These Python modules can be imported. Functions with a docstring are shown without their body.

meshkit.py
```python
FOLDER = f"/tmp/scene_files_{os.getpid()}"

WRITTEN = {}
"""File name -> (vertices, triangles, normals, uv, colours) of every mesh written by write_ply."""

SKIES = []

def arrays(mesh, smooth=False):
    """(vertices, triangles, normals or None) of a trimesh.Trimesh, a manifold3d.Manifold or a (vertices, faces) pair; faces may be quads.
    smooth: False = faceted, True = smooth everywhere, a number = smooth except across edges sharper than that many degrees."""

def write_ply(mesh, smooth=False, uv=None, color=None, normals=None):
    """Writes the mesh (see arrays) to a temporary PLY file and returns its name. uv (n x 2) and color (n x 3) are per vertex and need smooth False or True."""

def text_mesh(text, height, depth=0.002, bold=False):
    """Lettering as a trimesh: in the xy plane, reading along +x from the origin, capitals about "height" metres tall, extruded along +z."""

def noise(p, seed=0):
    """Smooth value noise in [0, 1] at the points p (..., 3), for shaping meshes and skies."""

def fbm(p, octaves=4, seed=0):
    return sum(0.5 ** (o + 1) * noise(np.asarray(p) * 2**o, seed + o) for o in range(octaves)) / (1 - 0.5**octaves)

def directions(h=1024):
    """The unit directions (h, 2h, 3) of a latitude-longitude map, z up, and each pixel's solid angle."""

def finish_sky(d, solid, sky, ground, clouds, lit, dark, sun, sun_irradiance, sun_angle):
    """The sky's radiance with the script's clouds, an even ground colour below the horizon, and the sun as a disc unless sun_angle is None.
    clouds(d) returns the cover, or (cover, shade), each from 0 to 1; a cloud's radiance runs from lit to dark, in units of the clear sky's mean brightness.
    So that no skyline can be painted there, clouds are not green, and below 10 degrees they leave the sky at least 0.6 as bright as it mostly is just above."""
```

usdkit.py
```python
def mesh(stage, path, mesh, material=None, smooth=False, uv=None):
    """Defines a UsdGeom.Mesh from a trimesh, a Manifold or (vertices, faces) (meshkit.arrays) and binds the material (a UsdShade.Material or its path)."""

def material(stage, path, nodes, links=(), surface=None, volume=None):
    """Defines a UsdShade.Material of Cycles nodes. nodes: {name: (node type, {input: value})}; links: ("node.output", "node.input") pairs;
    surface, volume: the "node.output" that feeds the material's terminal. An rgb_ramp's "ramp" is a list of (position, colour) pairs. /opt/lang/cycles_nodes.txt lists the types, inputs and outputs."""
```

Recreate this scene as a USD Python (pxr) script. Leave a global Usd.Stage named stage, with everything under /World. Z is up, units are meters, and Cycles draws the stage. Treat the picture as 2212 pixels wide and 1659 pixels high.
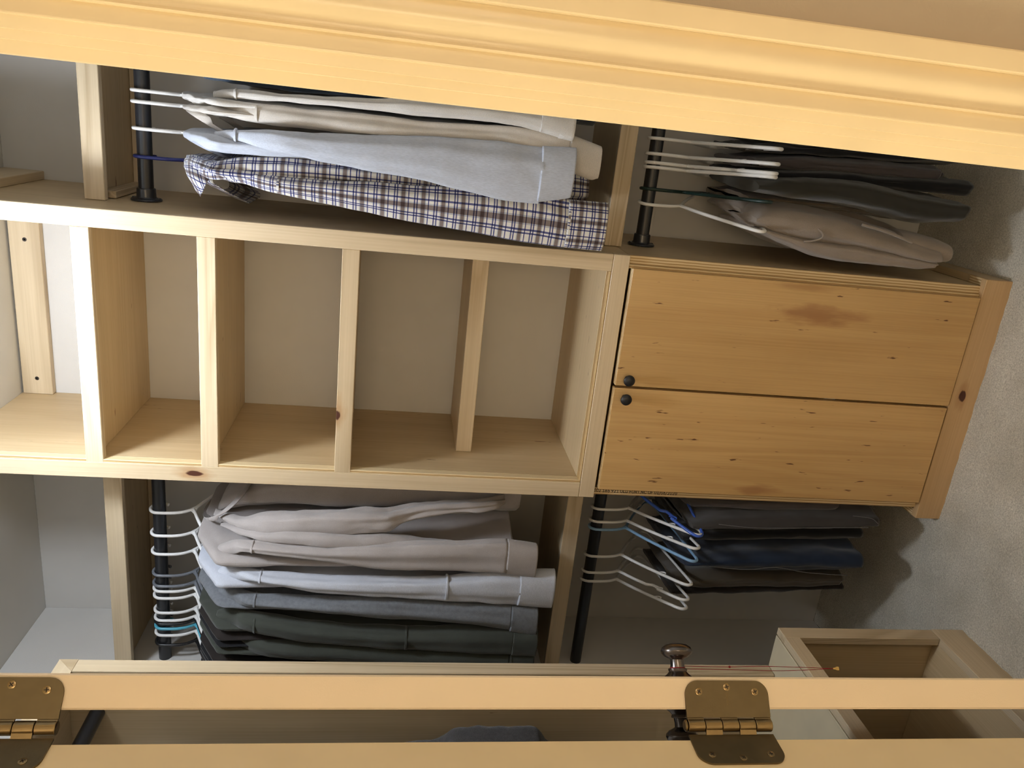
import math, random
import numpy as np
import trimesh
import meshkit, usdkit
from shapely.geometry import Polygon
from pxr import Usd, UsdGeom, UsdLux, Sdf, Gf, Vt

stage = Usd.Stage.CreateInMemory()
UsdGeom.SetStageUpAxis(stage, "Z")
UsdGeom.SetStageMetersPerUnit(stage, 1.0)
W = UsdGeom.Xform.Define(stage, "/World")
stage.SetDefaultPrim(W.GetPrim())
UsdGeom.Scope.Define(stage, "/World/Looks")
random.seed(7)
rng = np.random.default_rng(7)
C = 1.448                                   # eye height above the carpet

# ------------------------------------------------------------------ camera
# the photographer held the phone on its side: the picture's right is the closet's down
cam = UsdGeom.Camera.Define(stage, "/World/camera")
right = (0.1056, -0.1208, -0.9870)
down = (-0.9426, -0.3283, -0.0607)
fwd = (-0.3167, 0.9368, -0.1485)
up, back = [-v for v in down], [-v for v in fwd]
cam.AddTransformOp().Set(Gf.Matrix4d(*right, 0, *up, 0, *back, 0, 0, 0, C, 1))
cam.CreateHorizontalApertureAttr(36.0)
cam.CreateVerticalApertureAttr(36.0 * 1659 / 2212)
cam.CreateFocalLengthAttr(36.0 * 1697.0 / 2212)
cam.CreateClippingRangeAttr(Gf.Vec2f(0.05, 50))
cam.CreateExposureAttr(0.0)

# ------------------------------------------------------------------ lights
def sphere_light(path, loc, r, power, color):
    l = UsdLux.SphereLight.Define(stage, path)
    l.CreateRadiusAttr(r); l.CreateIntensityAttr(power); l.CreateColorAttr(Gf.Vec3f(*color))
    l.AddTranslateOp().Set(Gf.Vec3d(*loc)); return l
CLOSET_LAMP = (-0.50, 1.37, 2.338)
sphere_light("/World/closet_lamp_light", CLOSET_LAMP, 0.06, 118, (0.86, 0.95, 1.08))
dn = UsdLux.DiskLight.Define(stage, "/World/closet_lamp_bowl_light")  # added downward fill under the closet lamp, brightens the carpet
dn.CreateRadiusAttr(0.09); dn.CreateIntensityAttr(44); dn.CreateColorAttr(Gf.Vec3f(0.92, 0.97, 1.03))
dn.AddTranslateOp().Set(Gf.Vec3d(CLOSET_LAMP[0], CLOSET_LAMP[1], CLOSET_LAMP[2] - 0.066))
# lights out of view in the bedroom behind the camera, aimed at the doorway
wl = UsdLux.RectLight.Define(stage, "/World/bedroom_window_light")  # out of view behind the camera, lights the tower wall and cupboard doors
wl.CreateWidthAttr(0.9); wl.CreateHeightAttr(1.3); wl.CreateIntensityAttr(20); wl.CreateColorAttr(Gf.Vec3f(1.0, 0.905, 0.75))
wl.AddTranslateOp().Set(Gf.Vec3d(0.45, -2.7, 1.55)); wl.AddRotateXYZOp().Set(Gf.Vec3f(90, 0, 180))
dl = UsdLux.DiskLight.Define(stage, "/World/bedroom_lamp_light")  # out of view overhead, warms the casing and door edge
dl.CreateRadiusAttr(0.2); dl.CreateIntensityAttr(3); dl.CreateColorAttr(Gf.Vec3f(1.0, 0.70, 0.40))
dl.AddTranslateOp().Set(Gf.Vec3d(-0.5, -1.1, 2.38))

sl = UsdLux.RectLight.Define(stage, "/World/bedroom_side_window_light")  # out of view at the left, rakes across the casing moulding
sl.CreateWidthAttr(1.0); sl.CreateHeightAttr(1.3); sl.CreateIntensityAttr(14); sl.CreateColorAttr(Gf.Vec3f(1.0, 0.905, 0.66))
sr = UsdLux.RectLight.Define(stage, "/World/bedroom_opposite_window_light")  # out of view at the right, lights the hinge jamb and door edge
sr.CreateWidthAttr(0.9); sr.CreateHeightAttr(1.2); sr.CreateIntensityAttr(3); sr.CreateColorAttr(Gf.Vec3f(1.0, 0.88, 0.72))
sr.AddTranslateOp().Set(Gf.Vec3d(1.85, -1.1, 1.45)); sr.AddRotateXYZOp().Set(Gf.Vec3f(90, 0, 90))
sl.AddTranslateOp().Set(Gf.Vec3d(-2.55, -0.55, 1.45)); sl.AddRotateXYZOp().Set(Gf.Vec3f(90, 0, -90))

# ------------------------------------------------------------------ materials
def M(name): return "/World/Looks/" + name
def coords(offset=True):
    n = {"geo": ("geometry", {}), "oi": ("object_info", {}), "rm": ("math", {"math_type": "multiply", "value2": 23.7}),
         "cx": ("combine_xyz", {}), "pos": ("vector_math", {"math_type": "add"})}
    l = [("oi.random", "rm.value1"), ("rm.value", "cx.x"), ("rm.value", "cx.y"), ("rm.value", "cx.z"),
         ("geo.position", "pos.vector1")]
    if offset: l.append(("cx.vector", "pos.vector2"))
    return n, l

def wood(name, light, mid, dark, axis, contour=30, cfac=0.75, flecks=0.0, spots=(), rough=0.42, scale=1.0):
    """Birch with the grain along axis; spots: (centre, radii, colour, strength) knots and stains of the board."""
    n, l = coords()
    along = {"x": (0.055, 1, 1), "y": (1, 0.055, 1), "z": (1, 1, 0.055)}[axis]
    n.update({
        "m1": ("mapping", {"scale": tuple(a * scale for a in along)}),
        "n1": ("noise_texture", {"scale": 7.0, "detail": 2.0, "roughness": 0.45, "distortion": 0.6}),
        "k1": ("math", {"math_type": "multiply", "value2": contour}), "s1": ("math", {"math_type": "sine"}),
        "r1": ("rgb_ramp", {"ramp": [(0, light), (0.5, light), (0.93, mid), (1, light)]}),
        "a1": ("math", {"math_type": "multiply_add", "value2": 0.5, "value3": 0.5}),
        "m2": ("mapping", {"scale": tuple((0.012 if a < 1 else 1) for a in along)}),
        "n2": ("noise_texture", {"scale": 240.0, "detail": 3.0, "roughness": 0.6}),
        "r2": ("rgb_ramp", {"ramp": [(0.3, (0.86, 0.83, 0.78)), (0.62, (1, 1, 1))]}),
        "m3": ("mapping", {"scale": tuple((0.25 if a < 1 else 1) for a in along)}),
        "n3": ("noise_texture", {"scale": 5.0, "detail": 3.0}),
        "r3": ("rgb_ramp", {"ramp": [(0.3, (0.84, 0.80, 0.74)), (0.7, (1.06, 1.05, 1.04))]}),
        "base": ("mix", {"mix_type": "mix", "fac": cfac, "color1": light}),
        "mul": ("mix", {"mix_type": "multiply", "fac": 0.65}), "mul3": ("mix", {"mix_type": "multiply", "fac": 0.8}),
        "bmp": ("bump", {"strength": 0.08, "distance": 0.002}),
        "bsdf": ("principled_bsdf", {"roughness": rough, "specular_ior_level": 0.4})})
    l += [("pos.vector", "m1.vector"), ("m1.vector", "n1.vector"), ("n1.fac", "k1.value1"), ("k1.value", "s1.value1"), ("s1.value", "a1.value1"),
          ("a1.value", "r1.fac"), ("r1.color", "base.color2"), ("pos.vector", "m2.vector"), ("m2.vector", "n2.vector"), ("n2.fac", "r2.fac"),
          ("base.color", "mul.color1"), ("r2.color", "mul.color2"), ("pos.vector", "m3.vector"), ("m3.vector", "n3.vector"), ("n3.fac", "r3.fac"),
          ("mul.color", "mul3.color1"), ("r3.color", "mul3.color2"), ("n2.fac", "bmp.height"), ("bmp.normal", "bsdf.normal")]
    last = "mul3.color"
    if flecks:
        n.update({"mf": ("mapping", {"scale": tuple((0.16 if a < 1 else 1) for a in along)}),
                  "nf": ("noise_texture", {"scale": 70.0, "detail": 3.0, "roughness": 0.6}),
                  "rf": ("rgb_ramp", {"ramp": [(0, (0, 0, 0)), (flecks, (0, 0, 0)), (flecks + 0.035, (1, 1, 1))]}),
                  "xf": ("mix", {"mix_type": "mix", "color2": dark})})
        l += [("pos.vector", "mf.vector"), ("mf.vector", "nf.vector"), ("nf.fac", "rf.fac"), ("rf.color", "xf.fac"), (last, "xf.color1")]
        last = "xf.color"
    for i, (ctr, rad, col, st) in enumerate(spots):
        a, b, c, d, e, g = (f"{q}{i}s" for q in "abcdeg")
        n.update({a: ("vector_math", {"math_type": "subtract", "vector2": ctr}), b: ("vector_math", {"math_type": "divide", "vector2": rad}),
                  g: ("noise_texture", {"scale": 60.0, "detail": 3.0}),
                  c: ("vector_math", {"math_type": "length"}), e: ("math", {"math_type": "multiply_add", "value2": 1.3, "value3": -0.65}),
                  d: ("math", {"math_type": "add"}),
                  f"r{i}s": ("rgb_ramp", {"ramp": [(0, (st,) * 3), (0.80, (1,) * 3), (1.0, (0, 0, 0))] if st == 1.0 else [(0, (st,) * 3), (0.42, (st * 0.9,) * 3), (1.0, (0, 0, 0))]}), f"x{i}s": ("mix", {"mix_type": "mix", "color2": col})})
        l += [("geo.position", f"{a}.vector1"), (f"{a}.vector", f"{b}.vector1"), (f"{b}.vector", f"{c}.vector1"), ("m3.vector", f"{g}.vector"), (f"{g}.fac", f"{e}.value1"),
              (f"{c}.value", f"{d}.value1"), (f"{e}.value", f"{d}.value2"), (f"{d}.value", f"r{i}s.fac"), (f"r{i}s.color", f"x{i}s.fac"), (last, f"x{i}s.color1")]
        last = f"x{i}s.color"
    l.append((last, "bsdf.base_color"))
    return usdkit.material(stage, M(name), n, l, "bsdf.BSDF").GetPath()

BL, BM, BD = (0.67, 0.555, 0.385), (0.47, 0.36, 0.22), (0.16, 0.08, 0.035)
PL, PM = (0.62, 0.485, 0.30), (0.53, 0.395, 0.22)
KNOT, HALO = (0.07, 0.022, 0.012), (0.40, 0.22, 0.09)
birch_z = wood("birch_upright", BL, BM, BD, "z")
birch_zl = wood("birch_upright_knotted", BL, BM, BD, "z", spots=[((-0.838, 1.69, 1.885), (0.020, 0.05, 0.05), HALO, 0.75), ((-0.836, 1.69, 1.885), (0.008, 0.02, 0.024), KNOT, 1.0)])
birch_x = wood("birch_crosswise", BL, BM, BD, "x")
birch_xk = wood("birch_crosswise_knotted", BL, BM, BD, "x", spots=[((-0.668, 1.69, 1.570), (0.05, 0.05, 0.022), HALO, 0.7), ((-0.6745, 1.69, 1.571), (0.016, 0.02, 0.009), KNOT, 1.0)])
birch_xb = wood("birch_base_rail", (0.60, 0.41, 0.22), (0.50, 0.32, 0.15), BD, "x", spots=[((-0.533, 1.69, 0.040), (0.045, 0.05, 0.022), HALO, 0.7), ((-0.533, 1.69, 0.040), (0.017, 0.02, 0.012), KNOT, 1.0)])
birch_y = wood("birch_depthwise", BL, BM, BD, "y")
ply_x = wood("plywood_crosswise", PL, PM, BD, "x", contour=14, cfac=0.4, flecks=0.70)
ply_y = wood("plywood_depthwise", PL, PM, BD, "y", contour=14, cfac=0.35, flecks=0.74)
ply_z = wood("plywood_upright", PL, PM, BD, "z", contour=14, cfac=0.35, flecks=0.72)
DL, DM = (0.63, 0.415, 0.18), (0.54, 0.33, 0.13)
ply_door_a = wood("plywood_door_stained", DL, DM, (0.13, 0.055, 0.02), "z", contour=18, cfac=0.45, flecks=0.67, rough=0.36,
                  spots=[((-0.354, 1.69, 0.474), (0.028, 0.05, 0.13), (0.30, 0.125, 0.05), 0.72), ((-0.293, 1.69, 0.52), (0.014, 0.05, 0.09), (0.30, 0.14, 0.05), 0.5)])
ply_door_b = wood("plywood_door_flecked", DL, DM, (0.13, 0.055, 0.02), "z", contour=18, cfac=0.45, flecks=0.66, rough=0.36,
                  spots=[((-0.812, 1.69, 0.525), (0.020, 0.05, 0.07), (0.30, 0.12, 0.05), 0.6)])

def ply_edge(name, axis, period=0.0062):
    n = {"geo": ("geometry", {}), "sx": ("separate_xyz", {}), "k": ("math", {"math_type": "multiply", "value2": 2 * math.pi / period}), "nz": ("noise_texture", {"scale": 25.0}),
         "ad": ("math", {"math_type": "multiply_add", "value2": 2.5}), "s": ("math", {"math_type": "sine"}), "h": ("math", {"math_type": "multiply_add", "value2": 0.5, "value3": 0.5}),
         "r": ("rgb_ramp", {"ramp": [(0, (0.40, 0.25, 0.10)), (0.35, (0.52, 0.35, 0.16)), (0.75, (0.70, 0.55, 0.32))]}), "bsdf": ("principled_bsdf", {"roughness": 0.6})}
    l = [("geo.position", "sx.vector"), (f"sx.{axis}", "k.value1"), ("geo.position", "nz.vector"), ("nz.fac", "ad.value1"), ("k.value", "ad.value3"), ("ad.value", "s.value1"),
         ("s.value", "h.value1"), ("h.value", "r.fac"), ("r.color", "bsdf.base_color")]
    return usdkit.material(stage, M(name), n, l, "bsdf.BSDF").GetPath()
edge_x, edge_z = ply_edge("plywood_edge_upright", "x"), ply_edge("plywood_edge_flat", "z")

def plain(name, color, rough=0.5, metallic=0.0, spec=0.5, vary=0.06, scale=9.0, bump=0.0, bscale=300.0, coat=0.0):
    n = {"geo": ("geometry", {}), "nz": ("noise_texture", {"scale": scale, "detail": 3.0}),
         "r": ("rgb_ramp", {"ramp": [(0.3, tuple(c * (1 - vary) for c in color)), (0.7, tuple(c * (1 + vary) for c in color))]}),
         "bsdf": ("principled_bsdf", {"roughness": rough, "metallic": metallic, "specular_ior_level": spec, "coat_weight": coat})}
    l = [("geo.position", "nz.vector"), ("nz.fac", "r.fac"), ("r.color", "bsdf.base_color")]
    if bump:
        n.update({"nb": ("noise_texture", {"scale": bscale, "detail": 3.0}), "b": ("bump", {"strength": bump, "distance": 0.002})})
        l += [("geo.position", "nb.vector"), ("nb.fac", "b.height"), ("b.normal", "bsdf.normal")]
    return usdkit.material(stage, M(name), n, l, "bsdf.BSDF").GetPath()

wall_paint = plain("wall_paint", (0.64, 0.62, 0.585), 0.75, vary=0.02, bump=0.12, bscale=420)
room_paint = plain("bedroom_wall_paint", (0.46, 0.38, 0.285), 0.7, vary=0.02, bump=0.1, bscale=420)
ceiling_paint = plain("ceiling_paint", (0.66, 0.65, 0.62), 0.85, vary=0.02, bump=0.15, bscale=300)
trim_paint = plain("cream_trim_paint", (0.80, 0.655, 0.42), 0.34, vary=0.03, scale=14, bump=0.06, bscale=60, coat=0.15)
door_paint = plain("cream_door_paint", (0.82, 0.68, 0.50), 0.4, vary=0.02, bump=0.10, bscale=500)
white_plastic = plain("white_plastic", (0.86, 0.85, 0.83), 0.3, vary=0.02)
grey_plastic = plain("smoke_grey_plastic", (0.16, 0.17, 0.19), 0.25, vary=0.03)
black_plastic = plain("black_plastic", (0.012, 0.012, 0.013), 0.3, vary=0.03)
green_plastic = plain("dark_green_plastic", (0.006, 0.022, 0.018), 0.35, vary=0.03)
cyan_plastic = plain("cyan_plastic", (0.10, 0.42, 0.55), 0.28, vary=0.03)
pale_blue_plastic = plain("pale_blue_plastic", (0.26, 0.45, 0.68), 0.28, vary=0.03)
royal_plastic = plain("royal_blue_plastic", (0.05, 0.12, 0.50), 0.28, vary=0.03)
navy_plastic = plain("navy_plastic", (0.022, 0.03, 0.16), 0.3, vary=0.03)
rod_metal = plain("black_rod_finish", (0.018, 0.019, 0.022), 0.30, 0.0, 0.6, vary=0.05)
knob_black = plain("matte_black_knob_finish", (0.010, 0.010, 0.012), 0.42)
bronze = plain("aged_bronze", (0.175, 0.138, 0.080), 0.46, 1.0, vary=0.08, scale=40, bump=0.04, bscale=500)
bright_bronze = plain("worn_bronze", (0.33, 0.24, 0.125), 0.28, 1.0, vary=0.1, scale=60)
slot_dark = plain("screw_recess", (0.03, 0.02, 0.012), 0.6)
pewter = plain("dark_pewter", (0.20, 0.175, 0.16), 0.2, 1.0, vary=0.05)
red_thread = plain("red_thread", (0.30, 0.012, 0.02), 0.7)
brass = plain("brass_tag_metal", (0.75, 0.52, 0.20), 0.3, 1.0)
ink = plain("edge_stamp_ink", (0.045, 0.03, 0.02), 0.8)
steel = plain("bright_zinc", (0.75, 0.76, 0.78), 0.22, 1.0)
lamp_white = plain("lamp_base_enamel", (0.8, 0.8, 0.78), 0.4)
low_top = plain("pale_varnished_top", (0.66, 0.57, 0.39), 0.22, vary=0.05, scale=12, spec=0.6)

def fabric(name, color, vary=0.10, weave=900.0, bump=0.25, sheen=0.25, blotch=16.0, stretch=(1, 1, 1)):
    n = {"geo": ("geometry", {}), "nz": ("noise_texture", {"scale": blotch, "detail": 4.0, "roughness": 0.6}),
         "mp": ("mapping", {"scale": stretch}), "nw": ("noise_texture", {"scale": weave, "detail": 2.0}),
         "r": ("rgb_ramp", {"ramp": [(0.28, tuple(c * (1 - vary) for c in color)), (0.72, tuple(min(c * (1 + vary), 0.95) for c in color))]}),
         "rw": ("rgb_ramp", {"ramp": [(0.3, (0.80, 0.80, 0.80)), (0.65, (1.05, 1.05, 1.05))]}), "mx": ("mix", {"mix_type": "multiply", "fac": 0.7}),
         "b": ("bump", {"strength": bump, "distance": 0.0015}),
         "bsdf": ("principled_bsdf", {"roughness": 0.9, "specular_ior_level": 0.15, "sheen_weight": sheen, "sheen_roughness": 0.5})}
    l = [("geo.position", "nz.vector"), ("nz.fac", "r.fac"), ("geo.position", "mp.vector"), ("mp.vector", "nw.vector"), ("nw.fac", "rw.fac"), ("r.color", "mx.color1"), ("rw.color", "mx.color2"),
         ("mx.color", "bsdf.base_color"), ("nw.fac", "b.height"), ("b.normal", "bsdf.normal")]
    return usdkit.material(stage, M(name), n, l, "bsdf.BSDF").GetPath()

cream_cotton = fabric("cream_cotton", (0.71, 0.68, 0.64), 0.05)
ivory_cotton = fabric("ivory_cotton", (0.67, 0.62, 0.56), 0.05)
chambray = fabric("pale_blue_chambray", (0.53, 0.57, 0.66), 0.06, stretch=(1, 1, 0.12))
taupe_fleece = fabric("taupe_fleece", (0.37, 0.335, 0.32), 0.06)
pale_fleece = fabric("pale_blue_grey_jersey", (0.50, 0.52, 0.58), 0.06, stretch=(0.15, 1, 1))
grey_fleece = fabric("heather_grey_fleece", (0.155, 0.165, 0.18), 0.16, blotch=120)
green_fleece = fabric("dark_green_fleece", (0.050, 0.055, 0.045), 0.1)
black_knit = fabric("black_knit", (0.012, 0.012, 0.014), 0.2)
navy_knit = fabric("blue_black_cloth", (0.035, 0.055, 0.085), 0.15)
brown_black = fabric("brown_black_cloth", (0.022, 0.017, 0.015), 0.2)
taupe_twill = fabric("taupe_twill", (0.31, 0.26, 0.22), 0.07)
khaki_twill = fabric("khaki_twill", (0.15, 0.115, 0.08), 0.07)
olive_twill = fabric("dark_olive_twill", (0.030, 0.027, 0.019), 0.08)
sage_twill = fabric("sage_twill", (0.10, 0.095, 0.072), 0.08)
plum_twill = fabric("plum_grey_twill", (0.075, 0.062, 0.062), 0.08)
charcoal_denim = fabric("charcoal_denim", (0.050, 0.045, 0.043), 0.12)
grey_twill = fabric("faded_plum_twill", (0.080, 0.066, 0.064), 0.1)
indigo_denim = fabric("indigo_denim", (0.013, 0.023, 0.048), 0.2)
olive_brown = fabric("olive_brown_canvas", (0.072, 0.056, 0.036), 0.08)
dark_brown = fabric("dark_brown_cloth", (0.020, 0.014, 0.011), 0.1)
grey_pile = fabric("grey_pile", (0.055, 0.052, 0.052), 0.25, weave=350, bump=0.8, blotch=150)
thread_tan = fabric("tan_stitching", (0.16, 0.15, 0.15), 0.1)

def plaid(name):
    n = {"uv": ("texture_coordinate", {}), "sx": ("separate_xyz", {}), "bsdf": ("principled_bsdf", {"roughness": 0.9, "specular_ior_level": 0.1, "sheen_weight": 0.2}),
         "geo": ("geometry", {}), "nw": ("noise_texture", {"scale": 900.0, "detail": 2.0}), "b": ("bump", {"strength": 0.2, "distance": 0.0015})}
    l = [("uv.UV", "sx.vector"), ("geo.position", "nw.vector"), ("nw.fac", "b.height"), ("b.normal", "bsdf.normal")]
    cream, brown, grey, navy = (0.80, 0.79, 0.76), (0.17, 0.13, 0.125), (0.45, 0.47, 0.53), (0.075, 0.085, 0.22)
    for q, ramp in (("x", [(0, cream), (0.20, navy), (0.27, cream), (0.33, navy), (0.40, cream), (0.52, grey), (0.57, brown), (0.74, grey), (0.79, cream), (0.88, navy), (0.94, cream)]),
                    ("y", [(0, cream), (0.18, navy), (0.25, cream), (0.31, navy), (0.38, cream), (0.50, grey), (0.55, brown), (0.74, grey), (0.79, cream), (0.88, navy), (0.94, cream)])):
        n.update({f"k{q}": ("math", {"math_type": "multiply", "value2": 1 / 0.041}), f"f{q}": ("math", {"math_type": "fraction"}),
                  f"r{q}": ("rgb_ramp", {"interpolate": False, "ramp": ramp})})
        l += [(f"sx.{q}", f"k{q}.value1"), (f"k{q}.value", f"f{q}.value1"), (f"f{q}.value", f"r{q}.fac")]
    n.update({"mu": ("mix", {"mix_type": "multiply", "fac": 1.0}), "li": ("gamma", {"gamma": 0.80})})
    l += [("rx.color", "mu.color1"), ("ry.color", "mu.color2"), ("mu.color", "li.color"), ("li.color", "bsdf.base_color")]
    return usdkit.material(stage, M(name), n, l, "bsdf.BSDF").GetPath()
plaid_cotton = plaid("brown_navy_plaid")

def carpet():
    n = {"geo": ("geometry", {}), "a": ("noise_texture", {"scale": 7.0, "detail": 4.0}), "f": ("noise_texture", {"scale": 260.0, "detail": 3.0, "roughness": 0.7}),
         "ra": ("rgb_ramp", {"ramp": [(0.32, (0.60, 0.56, 0.47)), (0.68, (0.74, 0.70, 0.61))]}), "rf": ("rgb_ramp", {"ramp": [(0.3, (0.62, 0.61, 0.58)), (0.68, (1.12, 1.12, 1.12))]}),
         "mx": ("mix", {"mix_type": "multiply", "fac": 1.0}), "b": ("bump", {"strength": 0.6, "distance": 0.004}),
         "bsdf": ("principled_bsdf", {"roughness": 0.95, "specular_ior_level": 0.05, "sheen_weight": 0.2})}
    l = [("geo.position", "a.vector"), ("geo.position", "f.vector"), ("a.fac", "ra.fac"), ("f.fac", "rf.fac"), ("ra.color", "mx.color1"), ("rf.color", "mx.color2"),
         ("mx.color", "bsdf.base_color"), ("f.fac", "b.height"), ("b.normal", "bsdf.normal")]
    return usdkit.material(stage, M("cut_pile_carpet"), n, l, "bsdf.BSDF").GetPath()
carpet_mat = carpet()

# ------------------------------------------------------------------ helpers
used = {}
def path_for(name, parent=None):
    base = (str(parent.GetPath()) if parent is not None else "/World") + "/" + name
    k = used.get(base, 0); used[base] = k + 1
    return base if k == 0 else f"{base}_{k:03d}"
def keys(p, **kw):
    for k, v in kw.items():
        if v: p.SetCustomDataByKey(k, v)
    return p
def obj(name, m, mat, parent=None, smooth=False, uv=None, **kw):
    return keys(usdkit.mesh(stage, path_for(name, parent), m, mat, smooth, uv).GetPrim(), **kw)
def thing(name, label=None, category=None, group=None, kind=None, loc=None, rotz=0):
    x = UsdGeom.Xform.Define(stage, path_for(name))
    if loc is not None:
        x.AddTranslateOp().Set(Gf.Vec3d(*loc))
        if rotz: x.AddRotateZOp().Set(float(rotz))
    return keys(x.GetPrim(), label=label, category=category, group=group, kind=kind)

def box(x0, x1, y0, y1, z0, z1, bevel=0.0012):
    """A board with its arrises eased."""
    a, b = np.array([x0, y0, z0]), np.array([x1, y1, z1])
    bv = min(bevel, (b - a).min() * 0.3)
    pts = []
    for sx in (0, 1):
        for sy in (0, 1):
            for sz in (0, 1):
                c = np.where([sx, sy, sz], b, a); s = np.where([sx, sy, sz], -1, 1)
                for k in range(3):
                    o = s * bv; o[k] = 0; pts.append(c + o)
    return trimesh.convex.convex_hull(np.array(pts))
cat = trimesh.util.concatenate

def smooth_path(pts, n=8):
    p = np.asarray(pts, float)
    e = np.vstack([2 * p[0] - p[1], p, 2 * p[-1] - p[-2]])
    out = []
    for i in range(1, len(e) - 2):
        for t in np.linspace(0, 1, n, endpoint=False):
            a, b, c, d = e[i - 1], e[i], e[i + 1], e[i + 2]
            out.append(0.5 * (2 * b + (c - a) * t + (2 * a - 5 * b + 4 * c - d) * t * t + (3 * b - a - 3 * c + d) * t ** 3))
    return np.vstack([out, p[-1]])

def tube(pts, r, sides=10, smooth=0):
    p = smooth_path(pts, smooth) if smooth else np.asarray(pts, float)
    t = np.gradient(p, axis=0); t /= np.linalg.norm(t, axis=1, keepdims=True) + 1e-12
    a = np.cross(t[0], [0.31, 0.11, 0.94]); a /= np.linalg.norm(a)
    ang = np.arange(sides) * 2 * np.pi / sides
    r = np.broadcast_to(r, len(p))
    v = []
    for i in range(len(p)):
        a = a - t[i] * (a @ t[i]); a /= np.linalg.norm(a)
        b = np.cross(t[i], a)
        v.append(p[i] + r[i] * (np.cos(ang)[:, None] * a + np.sin(ang)[:, None] * b))
    n = len(p); v = np.vstack(v + [p[:1], p[-1:]])
    f = []
    for i in range(n - 1):
        for j in range(sides):
            k = (j + 1) % sides
            f += [[i * sides + j, i * sides + k, (i + 1) * sides + k], [i * sides + j, (i + 1) * sides + k, (i + 1) * sides + j]]
    for j in range(sides):
        k = (j + 1) % sides
        f += [[n * sides, k, j], [n * sides + 1, (n - 1) * sides + j, (n - 1) * sides + k]]
    return trimesh.Trimesh(v, f, process=False)

def lathe(profile, axis_to=(0, 0, 1), loc=(0, 0, 0), sections=40):
    """profile (radius, height) turned about z, the axis then laid along axis_to."""
    m = trimesh.creation.revolve(np.array(profile, float), sections=sections)
    m.apply_transform(trimesh.geometry.align_vectors([0, 0, 1], axis_to))
    m.apply_translation(loc); return m

def extrude(poly, h):
    return trimesh.creation.extrude_polygon(poly, h, engine="earcut")

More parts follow.
